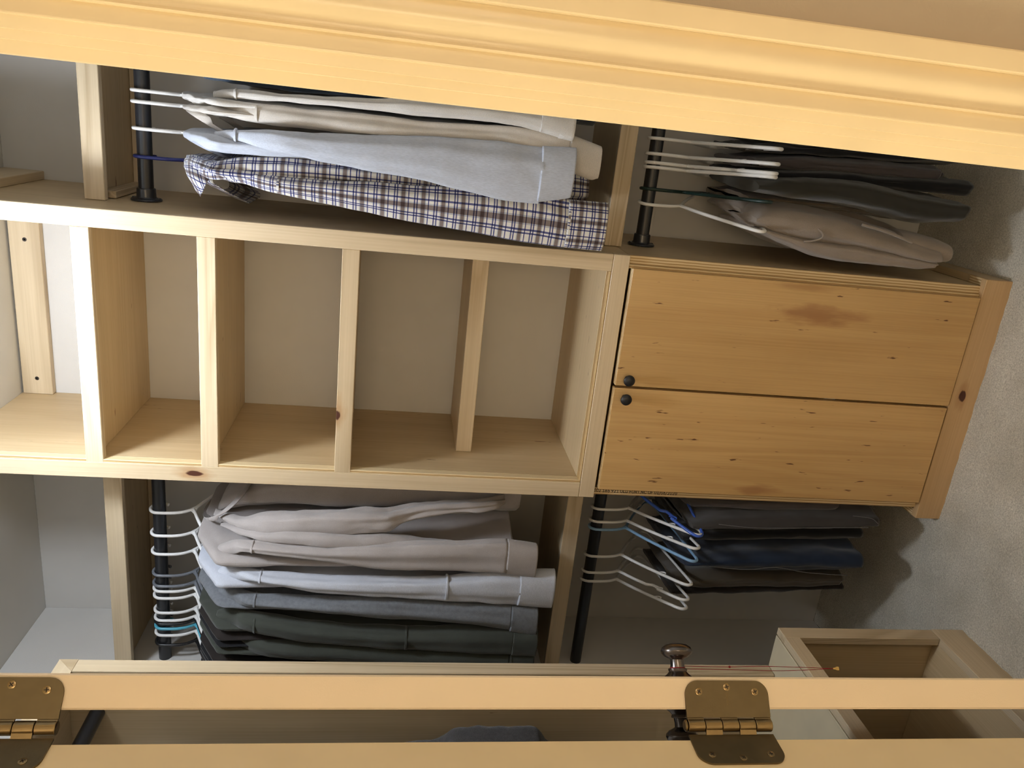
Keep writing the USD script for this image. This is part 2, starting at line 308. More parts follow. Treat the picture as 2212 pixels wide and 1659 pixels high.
def loft(z, cx, cy, a, b, ang=0.0, nu=56, nz=90, power=2.4, seed=0, folds=0.0, nfold=5, wrinkle=0.0, wscale=(14, 14, 5), hollow=0.0, bend=0.0):
    """Cloth: closed rings stacked from z[0] to z[-1]; a, b half sizes across and in depth; hollow = depth of the open mouth at the end."""
    z, s = np.asarray(z, float), np.linspace(0, 1, len(z))
    t = np.linspace(0, 1, nz)
    def ev(v):
        v = np.broadcast_to(np.asarray(v, float), z.shape)
        p = smooth_path(np.stack([s, v, v * 0], 1), 14)
        return np.interp(t, p[:, 0], p[:, 1])
    Z, X, Y, A, B, G = ev(z), ev(cx), ev(cy), ev(a), ev(b), ev(ang)
    th = np.arange(nu + 1) * 2 * np.pi / nu
    c, sn = np.cos(th), np.sin(th)
    q = 2 / power
    ex, ey = np.sign(c) * np.abs(c) ** q, np.sign(sn) * np.abs(sn) ** q
    ph = np.random.default_rng(seed).uniform(0, 6.28, 6)
    V, UV = [], []
    per = np.cumsum(np.r_[0, np.hypot(np.diff(ex * A.mean()), np.diff(ey * B.mean()))])
    length = np.r_[0, np.cumsum(np.sqrt(np.diff(X) ** 2 + np.diff(Y) ** 2 + np.diff(Z) ** 2))]
    for i in range(nz):
        grow = min(1, max(0, t[i] - 0.12) * 2.5)
        fo = folds * grow * (np.sin(nfold * th + ph[0] + 1.6 * math.sin(2.2 * t[i] + ph[1])) + 0.6 * np.sin((nfold * 2 - 1) * th + ph[2] + 2.5 * t[i]))
        lx, ly = (A[i] + fo) * ex, (B[i] + fo) * ey
        g = G[i]
        V.append(np.stack([X[i] + lx * math.cos(g) - ly * math.sin(g) + bend * np.sin(2.2 * (ly / max(B[i], 1e-3)) + 3 * t[i] + ph[3]) * grow, Y[i] + lx * math.sin(g) + ly * math.cos(g), np.full(nu + 1, Z[i])], 1))
        UV.append(np.stack([per, np.full(nu + 1, length[i])], 1))
    V, UV = np.array(V), np.array(UV)
    if wrinkle:
        d = meshkit.fbm(V * np.array(wscale) + seed * 3.7, 3, seed) - 0.5
        d2 = meshkit.fbm((V @ np.array([[0.8, 0.1, 0.55], [0, 1, 0], [-0.55, 0, 0.8]])) * np.array([30, 30, 11]) + seed, 2, seed + 9) - 0.5
        nrm = np.stack([ex / np.maximum(A.mean(), 1e-3), ey / np.maximum(B.mean(), 1e-3), ex * 0], 1)
        nrm /= np.linalg.norm(nrm, axis=1, keepdims=True) + 1e-9
        off = (wrinkle * (d * 2 + 0.8 * d2))[..., None] * nrm[None]
        off[:, -1] = off[:, 0]
        V = V + off
    rows = [V]; ruv = [UV]
    if hollow:                                               # the mouth: turn in and go back up inside
        ctr = V[-1].mean(0)
        inner = ctr + (V[-1] - ctr) * 0.90
        upr = inner.copy(); upr[:, 2] += hollow
        rows += [inner[None], upr[None]]; ruv += [UV[-1:], UV[-1:] + [0, hollow]]
    V, UV = np.vstack(rows), np.vstack(ruv)
    n, mcol = V.shape[0], nu + 1
    f = []
    for i in range(n - 1):
        r0 = i * mcol + np.arange(nu); r1 = r0 + mcol
        f += [np.stack([r0, r1 + 1, r0 + 1], 1), np.stack([r0, r1, r1 + 1], 1)]
    v = np.vstack([V.reshape(-1, 3), V[0].mean(0), V[-1].mean(0)])
    uv = np.vstack([UV.reshape(-1, 2), UV[0, :1], UV[-1, :1]])
    top, bot = n * mcol, n * mcol + 1
    j = np.arange(nu)
    f += [np.stack([np.full(nu, top), j, j + 1], 1), np.stack([np.full(nu, bot), (n - 1) * mcol + j + 1, (n - 1) * mcol + j], 1)]
    f = np.vstack(f)
    if Z[-1] > Z[0]: f = f[:, ::-1]
    m = trimesh.Trimesh(v, f, process=False)
    if m.volume < 0: m = trimesh.Trimesh(v, f[:, ::-1], process=False)
    return m, uv

# ------------------------------------------------------------------ the room
YB, XWL, XWR, ZC, YF, YR = 2.10, -1.485, 0.56, 2.412, 0.6726, 0.557
S = dict(kind="structure")
def floor_mesh():
    nx, ny = 150, 110
    gx, gy = np.meshgrid(np.linspace(XWL, XWR, nx), np.linspace(YF, YB, ny), indexing="ij")
    p = np.stack([gx, gy, gx * 0], -1)
    h = 0.006 * (meshkit.fbm(p * [60, 60, 1], 2, 3) - 0.5) + 0.003 * (meshkit.fbm(p * [9, 9, 1], 2, 5) - 0.5)
    p[..., 2] = h
    i = (np.arange(nx - 1)[:, None] * ny + np.arange(ny - 1)[None]).ravel()
    f = np.vstack([np.stack([i, i + ny, i + ny + 1], 1), np.stack([i, i + ny + 1, i + 1], 1)])
    return cat([trimesh.Trimesh(p.reshape(-1, 3), f, process=False), box(XWL, XWR, YF, YB, -0.06, -0.012), box(-2.6, 1.9, -2.9, YF, -0.06, 0.0)])
obj("floor", floor_mesh(), carpet_mat, smooth=40, label="beige cut-pile carpet running through the doorway into the closet", **S)
obj("ceiling", cat([box(XWL - 0.1, XWR + 0.1, YF, YB + 0.1, ZC, ZC + 0.08), box(-2.7, 2.0, -3.0, YF, ZC, ZC + 0.08)]), ceiling_paint, label="off-white painted closet ceiling", **S)
obj("wall_back", box(XWL - 0.1, XWR + 0.1, YB, YB + 0.1, 0, ZC), wall_paint, label="off-white painted wall behind the shelving", **S)
obj("wall_left", box(XWL - 0.1, XWL, YF, YB, 0, ZC), wall_paint, label="off-white painted wall at the closet's hinge side", **S)
obj("wall_right", box(XWR, XWR + 0.1, YF, YB, 0, ZC), wall_paint, label="off-white painted wall at the closet's casing side", **S)
XJL, XJR, ZH = -0.6353, 0.0095, 2.045
front = cat([box(XWL - 0.1, XJL - 0.02, YR + 0.02, YF, 0, ZC), box(XJR + 0.02, XWR + 0.1, YR + 0.02, YF, 0, ZC), box(XJL - 0.03, XJR + 0.03, YR + 0.02, YF, ZH + 0.02, ZC)])
wf = obj("wall_front", front, wall_paint, label="wall with the closet doorway", **S)
bed = cat([box(-2.6, XJL - 0.02, YR, YR + 0.02, 0, ZC), box(XJR + 0.02, 1.9, YR, YR + 0.02, 0, ZC), box(XJL - 0.03, XJR + 0.03, YR, YR + 0.02, ZH + 0.02, ZC)])
obj("bedroom_face", bed, room_paint, wf, label="beige painted bedroom face beside the door casing")
obj("wall_bedroom", cat([box(-2.7, -2.6, -2.9, YF, 0, ZC), box(1.9, 2.0, -2.9, YF, 0, ZC), box(-2.7, 2.0, -3.0, -2.9, 0, ZC)]), room_paint, label="unseen beige bedroom walls behind the camera that bounce light to the doorway", **S)  # unseen room shell, placed to bounce warm light back

# jambs and casing
jm = thing("trim_1", label="cream painted door jamb lining the opening", kind="structure")
obj("hinge_jamb", box(XJL - 0.02, XJL, YR, YF, 0, ZH, 0.002), trim_paint, jm)
obj("strike_jamb", box(XJR, XJR + 0.02, YR, YF, 0, ZH, 0.002), trim_paint, jm)
obj("head_jamb", box(XJL - 0.02, XJR + 0.02, YR, YF, ZH, ZH + 0.02, 0.002), trim_paint, jm)
prof = [(0, 0), (0, 5.6), (0.8, 6.8), (8.6, 8.6), (9.0, 9.9), (10.0, 10.1), (14.6, 10.9), (15.0, 12.6), (16.0, 12.8), (22.6, 13.5), (23.2, 15.6), (24.4, 15.8), (34.2, 12.6), (34.8, 15.4), (35.8, 15.6),
        (37.6, 13.2), (40.5, 12.6), (44.0, 13.6), (48.5, 15.4), (52.5, 15.6), (57.0, 14.0), (60.5, 12.2), (62, 11.9), (62.5, 16.6), (63.5, 17.0), (70, 16.0), (76.5, 14.6), (77.6, 13.6), (77.8, 0)]
CX = 0.0052
def casing_bar(z0, z1, flip=False):
    x0 = CX if not flip else -0.6353 - 0.005
    s = -1 if flip else 1
    poly = Polygon([(x0 + s * a / 1000, YR - t / 1000) for a, t in prof])
    m = extrude(poly, z1 - z0); m.apply_translation((0, 0, z0)); return m
cs = thing("trim_2", label="cream painted moulded door casing around the opening", kind="structure")
obj("moulding", casing_bar(0, 2.13), trim_paint, cs, smooth=28)
obj("moulding", casing_bar(0, 2.13, True), trim_paint, cs, smooth=28)
head = extrude(Polygon([(a / 1000, t / 1000) for a, t in prof]), 0.79)
T = np.eye(4); T[:3, :3] = np.array([[0, 0, 1], [0, -1, 0], [1, 0, 0]]); T[:3, 3] = (XJL - 0.08, YR, ZH + 0.005)
head.apply_transform(T); trimesh.repair.fix_normals(head)
obj("moulding", head, trim_paint, cs, smooth=28)

# the open door, its hinges and knobs
R0, A0 = 0.930, math.radians(40.37)
U = np.array([-math.sin(A0), math.cos(A0), 0.0]); N = np.array([math.cos(A0), math.sin(A0), 0.0])   # along the leaf, across it
def place(m):
    """door space (along the leaf, across its thickness, up) to the room"""
    t = np.eye(4); t[:3, 0], t[:3, 1], t[:3, 2] = U, N, (0, 0, 1); t[:3, 3] = R0 * U
    if np.linalg.det(t[:3, :3]) < 0: m.invert()
    m.apply_transform(t)
    if np.linalg.det(t[:3, :3]) < 0: m.invert(); trimesh.repair.fix_normals(m)
    return m
TH = 0.0352
door = thing("door_1", label="cream painted closet door swung wide open, seen along its hinge edge", category="door", kind="structure")
obj("door_leaf", place(box(0, 0.640, -TH / 2, TH / 2, 0.012, 2.035, 0.002)), door_paint, door)
ZK, RK = 0.8815, 0.590
kp = [(0, 0), (0.0335, 0), (0.0330, 0.004), (0.0270, 0.0105), (0.0200, 0.0160), (0.0165, 0.0200), (0.0178, 0.0225), (0.0178, 0.0255), (0.0138, 0.0265), (0.0125, 0.035), (0.0125, 0.0415),
      (0.0165, 0.0440), (0.0240, 0.0475), (0.0292, 0.0530), (0.0300, 0.0575), (0.0270, 0.0640), (0.0195, 0.0690), (0.010, 0.0712), (0, 0.0716)]
for s, mt in ((1, pewter), (-1, pewter)):
    k = obj("door_knob", lathe(kp[8:], tuple(N * s), R0 * U + RK * U + N * s * TH / 2 + np.array([0, 0, ZK])), mt, door, smooth=35, label="dark pewter door knob")
    obj("rosette", lathe(kp[:9], tuple(N * s), R0 * U + RK * U + N * s * TH / 2 + np.array([0, 0, ZK])), mt, k, smooth=35)
PIN = np.array([-0.6283, 0.6857])
def plate(w, h, r, hole=0):
    p = Polygon([(0, 0), (w, 0), (w, h), (0, h)])
    q = Polygon([(0, 0), (w + r, 0), (w + r, h), (0, h)]).buffer(-r).buffer(r, quad_segs=10)
    return p.intersection(Polygon([(0, 0), (w - r, 0)] + [(w - r + r * math.sin(t), r - r * math.cos(t)) for t in np.linspace(0, math.pi / 2, 10)] +
                                  [(w - r + r * math.cos(t), h - r + r * math.sin(t)) for t in np.linspace(0, math.pi / 2, 10)] + [(0, h)]))
def screw_at(c, nrm, xdir, parent):
    nrm, xdir = np.array(nrm, float), np.array(xdir, float); up2 = np.cross(nrm, xdir)
    h = lathe([(0, 0), (0.0042, 0), (0.0041, 0.0005), (0.003, 0.0009), (0, 0.0011)], tuple(nrm), c, 20)
    p = obj("screw", h, bright_bronze, parent, smooth=30)
    a = random.uniform(0, 1.5)
    bars = []
    for q in (0, 1):
        b = trimesh.creation.box((0.0048, 0.0010, 0.0006))
        b.apply_transform(trimesh.transformations.rotation_matrix(a + q * math.pi / 2, (0, 0, 1)))
        t = np.eye(4); t[:3, 0], t[:3, 1], t[:3, 2], t[:3, 3] = xdir, up2, nrm, c + nrm * 0.0010
        b.apply_transform(t); bars.append(b)
    return p, cat(bars)
def hinge(zc, name_label):
    h = 0.1016
    # leaf on the door's edge: runs from the pin side across the edge, facing the doorway
    across = N; face = -U
    o = R0 * U - N * 0.0260 + np.array([0, 0, zc - h / 2]) - U * 0.0004
    lf = extrude(plate(0.0395, h, 0.0159), 0.0024)
    t = np.eye(4); t[:3, 0], t[:3, 1], t[:3, 2], t[:3, 3] = across, (0, 0, 1), -U, o
    lf.apply_transform(t); trimesh.repair.fix_normals(lf)
    hg = obj("hinge", lf, bronze, door, label=name_label)
    crosses = []
    for (dx, dz) in ((0.0275, 0.0165), (0.0325, h / 2), (0.0275, h - 0.0165)):
        crosses.append(screw_at(o + across * dx + np.array([0, 0, dz]) - U * 0.0024, -U, across, hg)[1])
    # leaf let into the jamb
    oj = np.array([XJL + 0.0003, YF + 0.004, zc - h / 2])
    lj = extrude(plate(0.0420, h, 0.0159), 0.0022)
    t = np.eye(4); t[:3, 0], t[:3, 1], t[:3, 2], t[:3, 3] = (0, -1, 0), (0, 0, 1), (1, 0, 0), oj
    lj.apply_transform(t); trimesh.repair.fix_normals(lj)
    obj("hinge_leaf", lj, bronze, hg)
    for (dx, dz) in ((0.0295, 0.0165), (0.0345, h / 2), (0.0295, h - 0.0165)):
        crosses.append(screw_at(oj + np.array([0.0022, -dx, dz]), (1, 0, 0), (0, -1, 0), hg)[1])
    obj("screw_slot", cat(crosses), slot_dark, hg, kind="stuff")
    n = 5
    for i in range(n):
        z0, z1 = zc - h / 2 + i * h / n + 0.0004, zc - h / 2 + (i + 1) * h / n - 0.0004
        kn = lathe([(0, z0), (0.0066, z0), (0.0071, z0 + 0.0006), (0.0071, z1 - 0.0006), (0.0066, z1), (0, z1)], (0, 0, 1), (*PIN, 0), 28)
        # the strap that wraps the pin and runs to its leaf
        if i % 2 == 0:
            e = o[:2]
        else:
            e = oj[:2] + np.array([0.0011, 0.0])
        d = e - PIN; L = np.linalg.norm(d); d = d / L; pn = np.array([-d[1], d[0]])
        if i % 2 == 0: off = pn * 0.0052 * (1 if pn @ (-U[:2]) > 0 else -1)
        else: off = pn * 0.0052 * (1 if pn[0] > 0 else -1)
        q = [PIN + off + pn * 0.0012, PIN + off - pn * 0.0012, e + off * 0.1 - pn * 0.0012, e + off * 0.1 + pn * 0.0012]
        st = extrude(Polygon(q).convex_hull, z1 - z0); st.apply_translation((0, 0, z0))
        obj("knuckle", cat([kn, st]), bright_bronze, hg, smooth=30)
    obj("hinge_pin", lathe([(0, 0), (0.0058, 0), (0.0066, 0.0012), (0.0050, 0.0030), (0, 0.0036)], (0, 0, 1), (*PIN, zc + h / 2 + 0.0002), 24), bright_bronze, hg, smooth=40)
    # maker's stamp: worn raised strokes too small to read
    if zc < 1.4:
        st = []
        for k in range(9):
            b = trimesh.creation.box((0.0016 + 0.0012 * (k % 3 == 0), 0.0007, 0.0003))
            t = np.eye(4); t[:3, 0], t[:3, 1], t[:3, 2] = (0, 0, 1), across, -U
            t[:3, 3] = o + across * (0.0255 - 0.0015 * k) + np.array([0, 0, h / 2 + 0.0006 * (k % 2)]) - U * 0.0025
            b.apply_transform(t); st.append(b)
        obj("maker_stamp", cat(st), bright_bronze, hg, kind="stuff")
hinge(1.0445, "aged bronze hinge beside the door knob")
hinge(1.8135, "aged bronze hinge near the top of the door")

# ------------------------------------------------------------------ the shelving tower
YT = 1.70
tw = thing("shelf_tower", "pale birch open shelf tower built up to the ceiling in the middle of the closet", "shelf unit")
TB = C - 0.5035
XL0, XL1, XR0, XR1 = -0.857, -0.8186, -0.2955, -0.2565
FT = 0.019
obj("stile", box(XL0, XL1, YT, YT + FT, TB + 0.0385, ZC), birch_zl, tw)
obj("stile", box(XR0, XR1, YT, YT + FT, TB + 0.0385, ZC), birch_z, tw)
obj("bottom_rail", box(XL0, XR1, YT, YT + FT, TB, TB + 0.038), birch_x, tw)
obj("side_panel", box(-0.831, -0.8115, YT + FT, YB, TB + 0.02, ZC), ply_z, tw)
obj("side_panel", box(-0.2765, -0.2570, YT + FT + 0.0005, YB, TB, ZC), ply_z, tw)
obj("panel_edge", box(-0.8186, -0.8117, YT + 0.001, YT + FT + 0.001, TB + 0.039, ZC), edge_x, tw)
obj("bottom_panel", box(-0.8115, -0.2765, YT + FT, YB, TB + 0.0255, TB + 0.0450), ply_x, tw)
obj("panel_edge", box(-0.8115, XR0, YT + 0.0015, YT + FT + 0.001, TB + 0.0382, TB + 0.0447), edge_z, tw)
for i, (z0, z1) in enumerate(((0.6305, 0.6675), (0.384, 0.4215), (0.088, 0.1252))):
    obj("shelf_rail", box(-0.8195, XR0 + 0.0003, YT + 0.0004, YT + FT, C + z0, C + z1), birch_xk if i == 2 else birch_x, tw)
    obj("shelf_board", box(-0.8115, -0.2765, YT + FT, YB, C + z1 - 0.0195, C + z1 - 0.0005), ply_x, tw)
obj("shelf_rail", box(-0.8113, -0.2767, 1.838, 1.857, C - 0.2055, C - 0.1660), birch_x, tw)
obj("shelf_board", box(-0.8113, -0.2767, 1.857, YB, C - 0.1850, C - 0.1662), ply_x, tw)
cl = obj("wall_cleat", box(-0.811, -0.277, YB - 0.020, YB - 0.0005, C + 0.886, C + 0.9585), birch_x, tw)
for sx in (-0.405, -0.768):
    obj("cleat_screw", lathe([(0, 0), (0.0052, 0), (0.0050, 0.0006), (0.0022, 0.0007), (0.0020, -0.0005), (0, -0.001)], (0, -1, 0), (sx, YB - 0.020, C + 0.922), 18), slot_dark, cl)
obj("ceiling_cleat", box(-0.2568, -0.2368, 1.74, YB - 0.001, C + 0.872, ZC - 0.001), birch_y, tw)

# ------------------------------------------------------------------ the cupboard under it
cb = thing("base_cupboard", "orange-toned birch plywood cupboard with two doors under the open shelf tower", "cupboard")
def flat_door(x0, x1, z0, z1, mat, kx, lean=0.0):
    m = box(x0, x1, YT - 0.010, YT + 0.0085, z0, z1, 0.0008)
    d = obj("cupboard_door", m, mat, cb)
    obj("door_edge", box(x0 + 0.001, x1 - 0.001, YT - 0.0092, YT + 0.0077, z1, z1 + 0.0011, 0.0003), edge_z, d, label="pale plywood top edge")
    kb = [(0, 0), (0.0062, 0), (0.0058, 0.006), (0.0066, 0.010), (0.0115, 0.0135), (0.0134, 0.0175), (0.0130, 0.0215), (0.0095, 0.0250), (0.0045, 0.0262), (0, 0.0264)]
    obj("knob", lathe(kb, (0, -1, 0), (kx, YT - 0.010, 0.9110), 32), knob_black, d, smooth=35, label="matte black round knob")
flat_door(-0.5590, -0.2833, 0.0760, 0.9370, ply_door_a, -0.5400)
flat_door(-0.8290, -0.5650, 0.0775, 0.9375, ply_door_b, -0.5868)
obj("cupboard_side", box(-0.2768, -0.2572, YT + 0.013, YB - 0.01, 0.064, TB - 0.0005), ply_z, cb)
obj("cupboard_side", box(-0.8530, -0.8340, YT + 0.013, YB - 0.01, 0.064, TB - 0.0005), ply_z, cb)
for (x0, x1) in ((-0.2768, -0.2572), (-0.8530, -0.8340)):
    obj("panel_edge", box(x0, x1, YT + 0.0115, YT + 0.0132, 0.064, TB - 0.0006, 0.0002), edge_x, cb)
obj("filler_strip", box(-0.2860, -0.2770, YT + 0.006, YT + 0.0125, 0.070, TB - 0.001, 0.0004), edge_x, cb)
obj("cupboard_floor", box(-0.8340, -0.2768, YT + 0.018, YB - 0.01, 0.055, 0.0735), ply_x, cb)
obj("cupboard_back", box(-0.8340, -0.2768, YB - 0.02, YB - 0.011, 0.0735, TB - 0.001), ply_z, cb)
obj("base_rail", box(-0.8775, -0.2385, YT - 0.004, YT + 0.015, -0.004, 0.0695), birch_xb, cb)
for x in (-0.2480, -0.8690):
    obj("base_side", box(x - 0.0095, x + 0.0095, YT + 0.0152, YB - 0.01, -0.004, 0.0635), ply_y, cb)
    obj("base_edge", box(x - 0.0094, x + 0.0094, YT + 0.0153, YT + 0.060, 0.0636, 0.0662, 0.0003), edge_x, cb)
obj("door_catch", box(-0.5640, -0.5600, YT - 0.001, YT + 0.0085, 0.375, 0.405), steel, cb)
tx = meshkit.text_mesh("302 165 921 OLD FORT.NC OF 01/06/2020", 0.0088, 0.0003, bold=True)
b0 = tx.bounds
tx.apply_translation((-b0[0][0], 0, 0)); tx.apply_scale((0.2165 / (b0[1][0] - b0[0][0]),) + (1, 1))
t = np.eye(4); t[:3, :3] = np.array([[0, 1, 0], [0, 0, -1], [-1, 0, 0]]); t[:3, 3] = (-0.8465, YT + 0.0116, 0.9440)
tx.apply_transform(t)
obj("edge_stamp", tx, ink, cb, kind="stuff", label="faint dark lettering stamped on the plywood edge")

# ------------------------------------------------------------------ hanging shelves and rods
YS = 1.822
def hang_shelf(x0, x1, z0, z1, label, wall_side):
    s = thing("closet_shelf", label, "shelf")
    obj("shelf_rail", box(x0, x1, YS, YS + FT, z0, z1), birch_x, s)
    obj("shelf_board", box(x0, x1, YS + FT, YB - 0.0005, z1 - 0.0195, z1 - 0.0005), ply_x, s)
    obj("support_cleat", box(x0 + 0.0005, x1, YB - 0.0195, YB - 0.001, z1 - 0.058, z1 - 0.020), birch_x, s)
    tower = x1 if wall_side < 0 else x0
    q = (tower - 0.016, tower - 0.0005) if wall_side < 0 else (tower + 0.0005, tower + 0.016)
    obj("support_cleat", box(*q, YS + FT + 0.025, YB - 0.02, z1 - 0.050, z1 - 0.020), birch_y, s)
    return s
hang_shelf(-0.2562, XWR, C + 0.638, C + 0.680, "upper birch shelf above the cream and plaid shirts", 1)
hang_shelf(-0.2562, XWR, C - 0.5130, C - 0.4715, "lower birch shelf above the olive and taupe trousers", 1)
hang_shelf(XWL, -0.8572, C + 0.638, C + 0.680, "upper birch shelf above the row of sweatshirts", -1)
hang_shelf(XWL, -0.8572, C - 0.5130, C - 0.4715, "lower birch shelf above the jeans beside the low cabinet", -1)
YRD, ZRU, ZRL, RR = 1.885, C + 0.5720, C - 0.5790, 0.0160
def rod(p0, p1, ends, label):
    p0, p1 = np.array(p0, float), np.array(p1, float); d = (p1 - p0) / np.linalg.norm(p1 - p0)
    r = thing("closet_rod", label, "rod")
    L = np.linalg.norm(p1 - p0)
    obj("tube", lathe([(0, 0), (RR, 0), (RR, L), (0, L)], tuple(d), p0, 36), rod_metal, r, smooth=40)
    for k, e in enumerate(ends):
        if not e: continue
        c, dd = (p0, d) if k == 0 else (p1, -d)
        fl = obj("flange", lathe([(0, 0), (0.0325, 0), (0.0330, 0.0025), (0.0315, 0.0045), (0.0225, 0.0065), (0.0205, 0.0095), (0.0200, 0.0250), (0.0188, 0.0270), (0.0160, 0.0270)], tuple(dd), c, 40), rod_metal, r, smooth=35)
        side = np.cross(dd, [0, 1, 0])
        for q in (-1, 1):
            pos = c + dd * 0.0048 + np.array([0, 0.0, 1.0]) * 0.0262 * q
            obj("flange_screw", lathe([(0, 0), (0.0044, 0), (0.0040, 0.0022), (0, 0.0030)], tuple(dd), pos, 16), rod_metal, fl, smooth=40)
    return r
rod((-0.2562, YRD, ZRU), (XWR, YRD, ZRU), (1, 1), "black closet rod carrying the cream and plaid shirts")
rod((-0.2562, YRD, ZRL), (XWR, YRD, ZRL), (1, 1), "black closet rod carrying the taupe and olive trousers")
rod((XWL, YRD, ZRU), (-0.8572, YRD, ZRU), (0, 1), "black closet rod carrying the sweatshirts")
rod((XWL, YRD, ZRL), (-0.8572, YRD, ZRL), (0, 1), "black closet rod carrying the jeans below the sweatshirts")

# ------------------------------------------------------------------ units along the left wall
YLE = 1.512                                              # their far end
lc = thing("low_cabinet", "low birch cabinet with an open face frame on the carpet behind the door", "cabinet")
XF = -1.0905; Y0 = 0.82
fx = (XF - 0.019, XF)
obj("frame_stile", box(*fx, YLE - 0.038, YLE, 0.086, 0.493), birch_z, lc)
obj("frame_stile", box(*fx, Y0, Y0 + 0.038, 0.086, 0.493), birch_z, lc)
obj("frame_rail", box(*fx, Y0 + 0.038, YLE - 0.038, 0.455, 0.493), birch_y, lc)
obj("frame_base", box(XF - 0.019, XF + 0.001, Y0, YLE + 0.001, -0.004, 0.0855), birch_y, lc)
obj("cabinet_top", box(XWL, fx[0] - 0.0025, Y0, YLE, 0.474, 0.4935), low_top, lc)
obj("end_panel", box(XWL, fx[0] - 0.0005, YLE - 0.019, YLE, 0.0, 0.4738), ply_z, lc)
obj("end_panel", box(XWL, fx[0] - 0.0005, Y0, Y0 + 0.019, 0.0, 0.4738), ply_z, lc)
obj("cabinet_floor", box(XWL, fx[0] - 0.0005, Y0 + 0.019, YLE - 0.019, 0.066, 0.0850), ply_y, lc)
wf2 = thing("hanging_frame", "tall birch face-framed hanging unit standing on the low cabinet", "wardrobe")
XU = -1.2005; ux = (XU - 0.019, XU); ZU = C + 0.676
obj("frame_stile", box(*ux, YLE - 0.038, YLE, 0.4945, ZU - 0.038), birch_z, wf2)
obj("frame_stile", box(*ux, Y0, Y0 + 0.038, 0.4945, ZU - 0.038), birch_z, wf2)
mit = extrude(Polygon([(Y0, ZU), (YLE, ZU), (YLE - 0.0385, ZU - 0.038), (Y0 + 0.0385, ZU - 0.038)]), 0.019)
t = np.eye(4); t[:3, :3] = np.array([[0, 0, 1], [1, 0, 0], [0, 1, 0]]); t[:3, 3] = (XU - 0.019, 0, 0)
mit.apply_transform(t)
obj("frame_rail", mit, birch_y, wf2)
tri = extrude(Polygon([(YLE, ZU), (YLE, ZU - 0.0381), (YLE - 0.038, ZU - 0.0381)]), 0.019); tri.apply_transform(t)
obj("mitred_corner", tri, birch_z, wf2)
obj("end_panel", box(XWL, ux[0] - 0.0005, YLE - 0.019, YLE - 0.0005, 0.4945, ZU - 0.001), ply_z, wf2)
obj("top_panel", box(XWL, ux[0] - 0.0005, Y0, YLE - 0.02, ZU - 0.020, ZU - 0.001), ply_y, wf2)
rod((-1.325, YLE - 0.0195, C + 0.600), (-1.325, Y0 + 0.01, C + 0.600), (0, 0), "black closet rod inside the tall hanging unit, seen through the gap at the hinges")
fz, fuv = loft([1.96, 1.90, 1.75, 1.50, 1.32, 1.26, 1.16, 1.08, 1.045, 1.00, 0.86], [-1.40] * 11, [1.40] * 11,
               [0.012, 0.03, 0.040, 0.042, 0.048, 0.090, 0.0945, 0.0915, 0.050, 0.042, 0.040], [0.02, 0.05, 0.055, 0.055, 0.06, 0.06, 0.06, 0.06, 0.055, 0.05, 0.05], seed=5, folds=0.002, wrinkle=0.004, wscale=(40, 40, 40))
obj("robe", fz, grey_pile, smooth=True, label="dark grey fleece robe on the rod behind the door hinges", category="robe")

# ------------------------------------------------------------------ lamp fitting on the closet ceiling
lp = thing("ceiling_light", "white ceiling light in the middle of the closet", "lamp", loc=(CLOSET_LAMP[0], CLOSET_LAMP[1], ZC))
obj("lamp_base", lathe([(0, -0.012), (0.05, -0.012), (0.06, -0.006), (0.062, 0), (0, 0)], (0, 0, 1), (0, 0, -0.0005)), lamp_white, lp, smooth=35)

# ------------------------------------------------------------------ hangers
HR = 0.0040
def hanger_meshes(style):
    """Tubular hanger in its own space: rod centre at the origin, arms along y."""
    r = RR + HR + 0.0006
    hook = [(0, 0, -0.084), (0, -0.004, -0.076), (0, -0.0135, -0.060), (0, -0.0190, -0.040), (0, -r, -0.018)]
    hook += [(0, -r * math.cos(a), r * math.sin(a)) for a in np.linspace(0, math.pi, 9)]
    hook += [(0, r - 0.001, -0.010), (0, r - 0.004, -0.018)]
    parts = [("hook", tube(hook, HR, 10, 5))]
    zt = -0.205
    for s in (-1, 1):
        if style == "notched":
            arm = [(0, 0, -0.084), (0, s * 0.055, -0.110), (0, s * 0.094, -0.132), (0, s * 0.100, -0.136), (0, s * 0.104, -0.150), (0, s * 0.110, -0.155), (0, s * 0.128, -0.163), (0, s * 0.133, -0.158), (0, s * 0.138, -0.159), (0, s * 0.185, -0.186), (0, s * 0.200, -0.197), (0, s * 0.205, -0.207), (0, s * 0.200, -0.217), (0, s * 0.186, -0.222)]
        else:
            arm = [(0, 0, -0.084), (0, s * 0.06, -0.113), (0, s * 0.12, -0.147), (0, s * 0.178, -0.183), (0, s * 0.197, -0.196), (0, s * 0.204, -0.207), (0, s * 0.198, -0.218), (0, s * 0.184, -0.222)]
        parts.append(("arm", tube(arm, HR * 1.05, 10, 5)))
        if style != "plain":
            a0 = s * 0.125
            sh = [(0.0, a0, -0.152), (0.003, a0 + s * 0.004, -0.162), (0.004, a0 + s * 0.012, -0.168), (0.002, a0 + s * 0.019, -0.164), (0.001, a0 + s * 0.019, -0.158)]
            parts.append(("strap_hook", tube(sh, 0.0019, 8, 4)))
    parts.append(("trouser_bar", tube([(0, -0.186, -0.222), (0, 0, -0.2235), (0, 0.186, -0.222)], HR * 0.95, 10, 3)))
    parts.append(("gusset", extrude(Polygon([(-0.024, -0.094), (0, -0.074), (0.024, -0.094), (0, -0.092)]), 0.003)))
    g = parts[-1][1]; t = np.eye(4); t[:3, :3] = np.array([[0, 0, 1], [1, 0, 0], [0, 1, 0]]); t[:3, 3] = (-0.0015, 0, 0); g.apply_transform(t)
    return parts
protos = {}
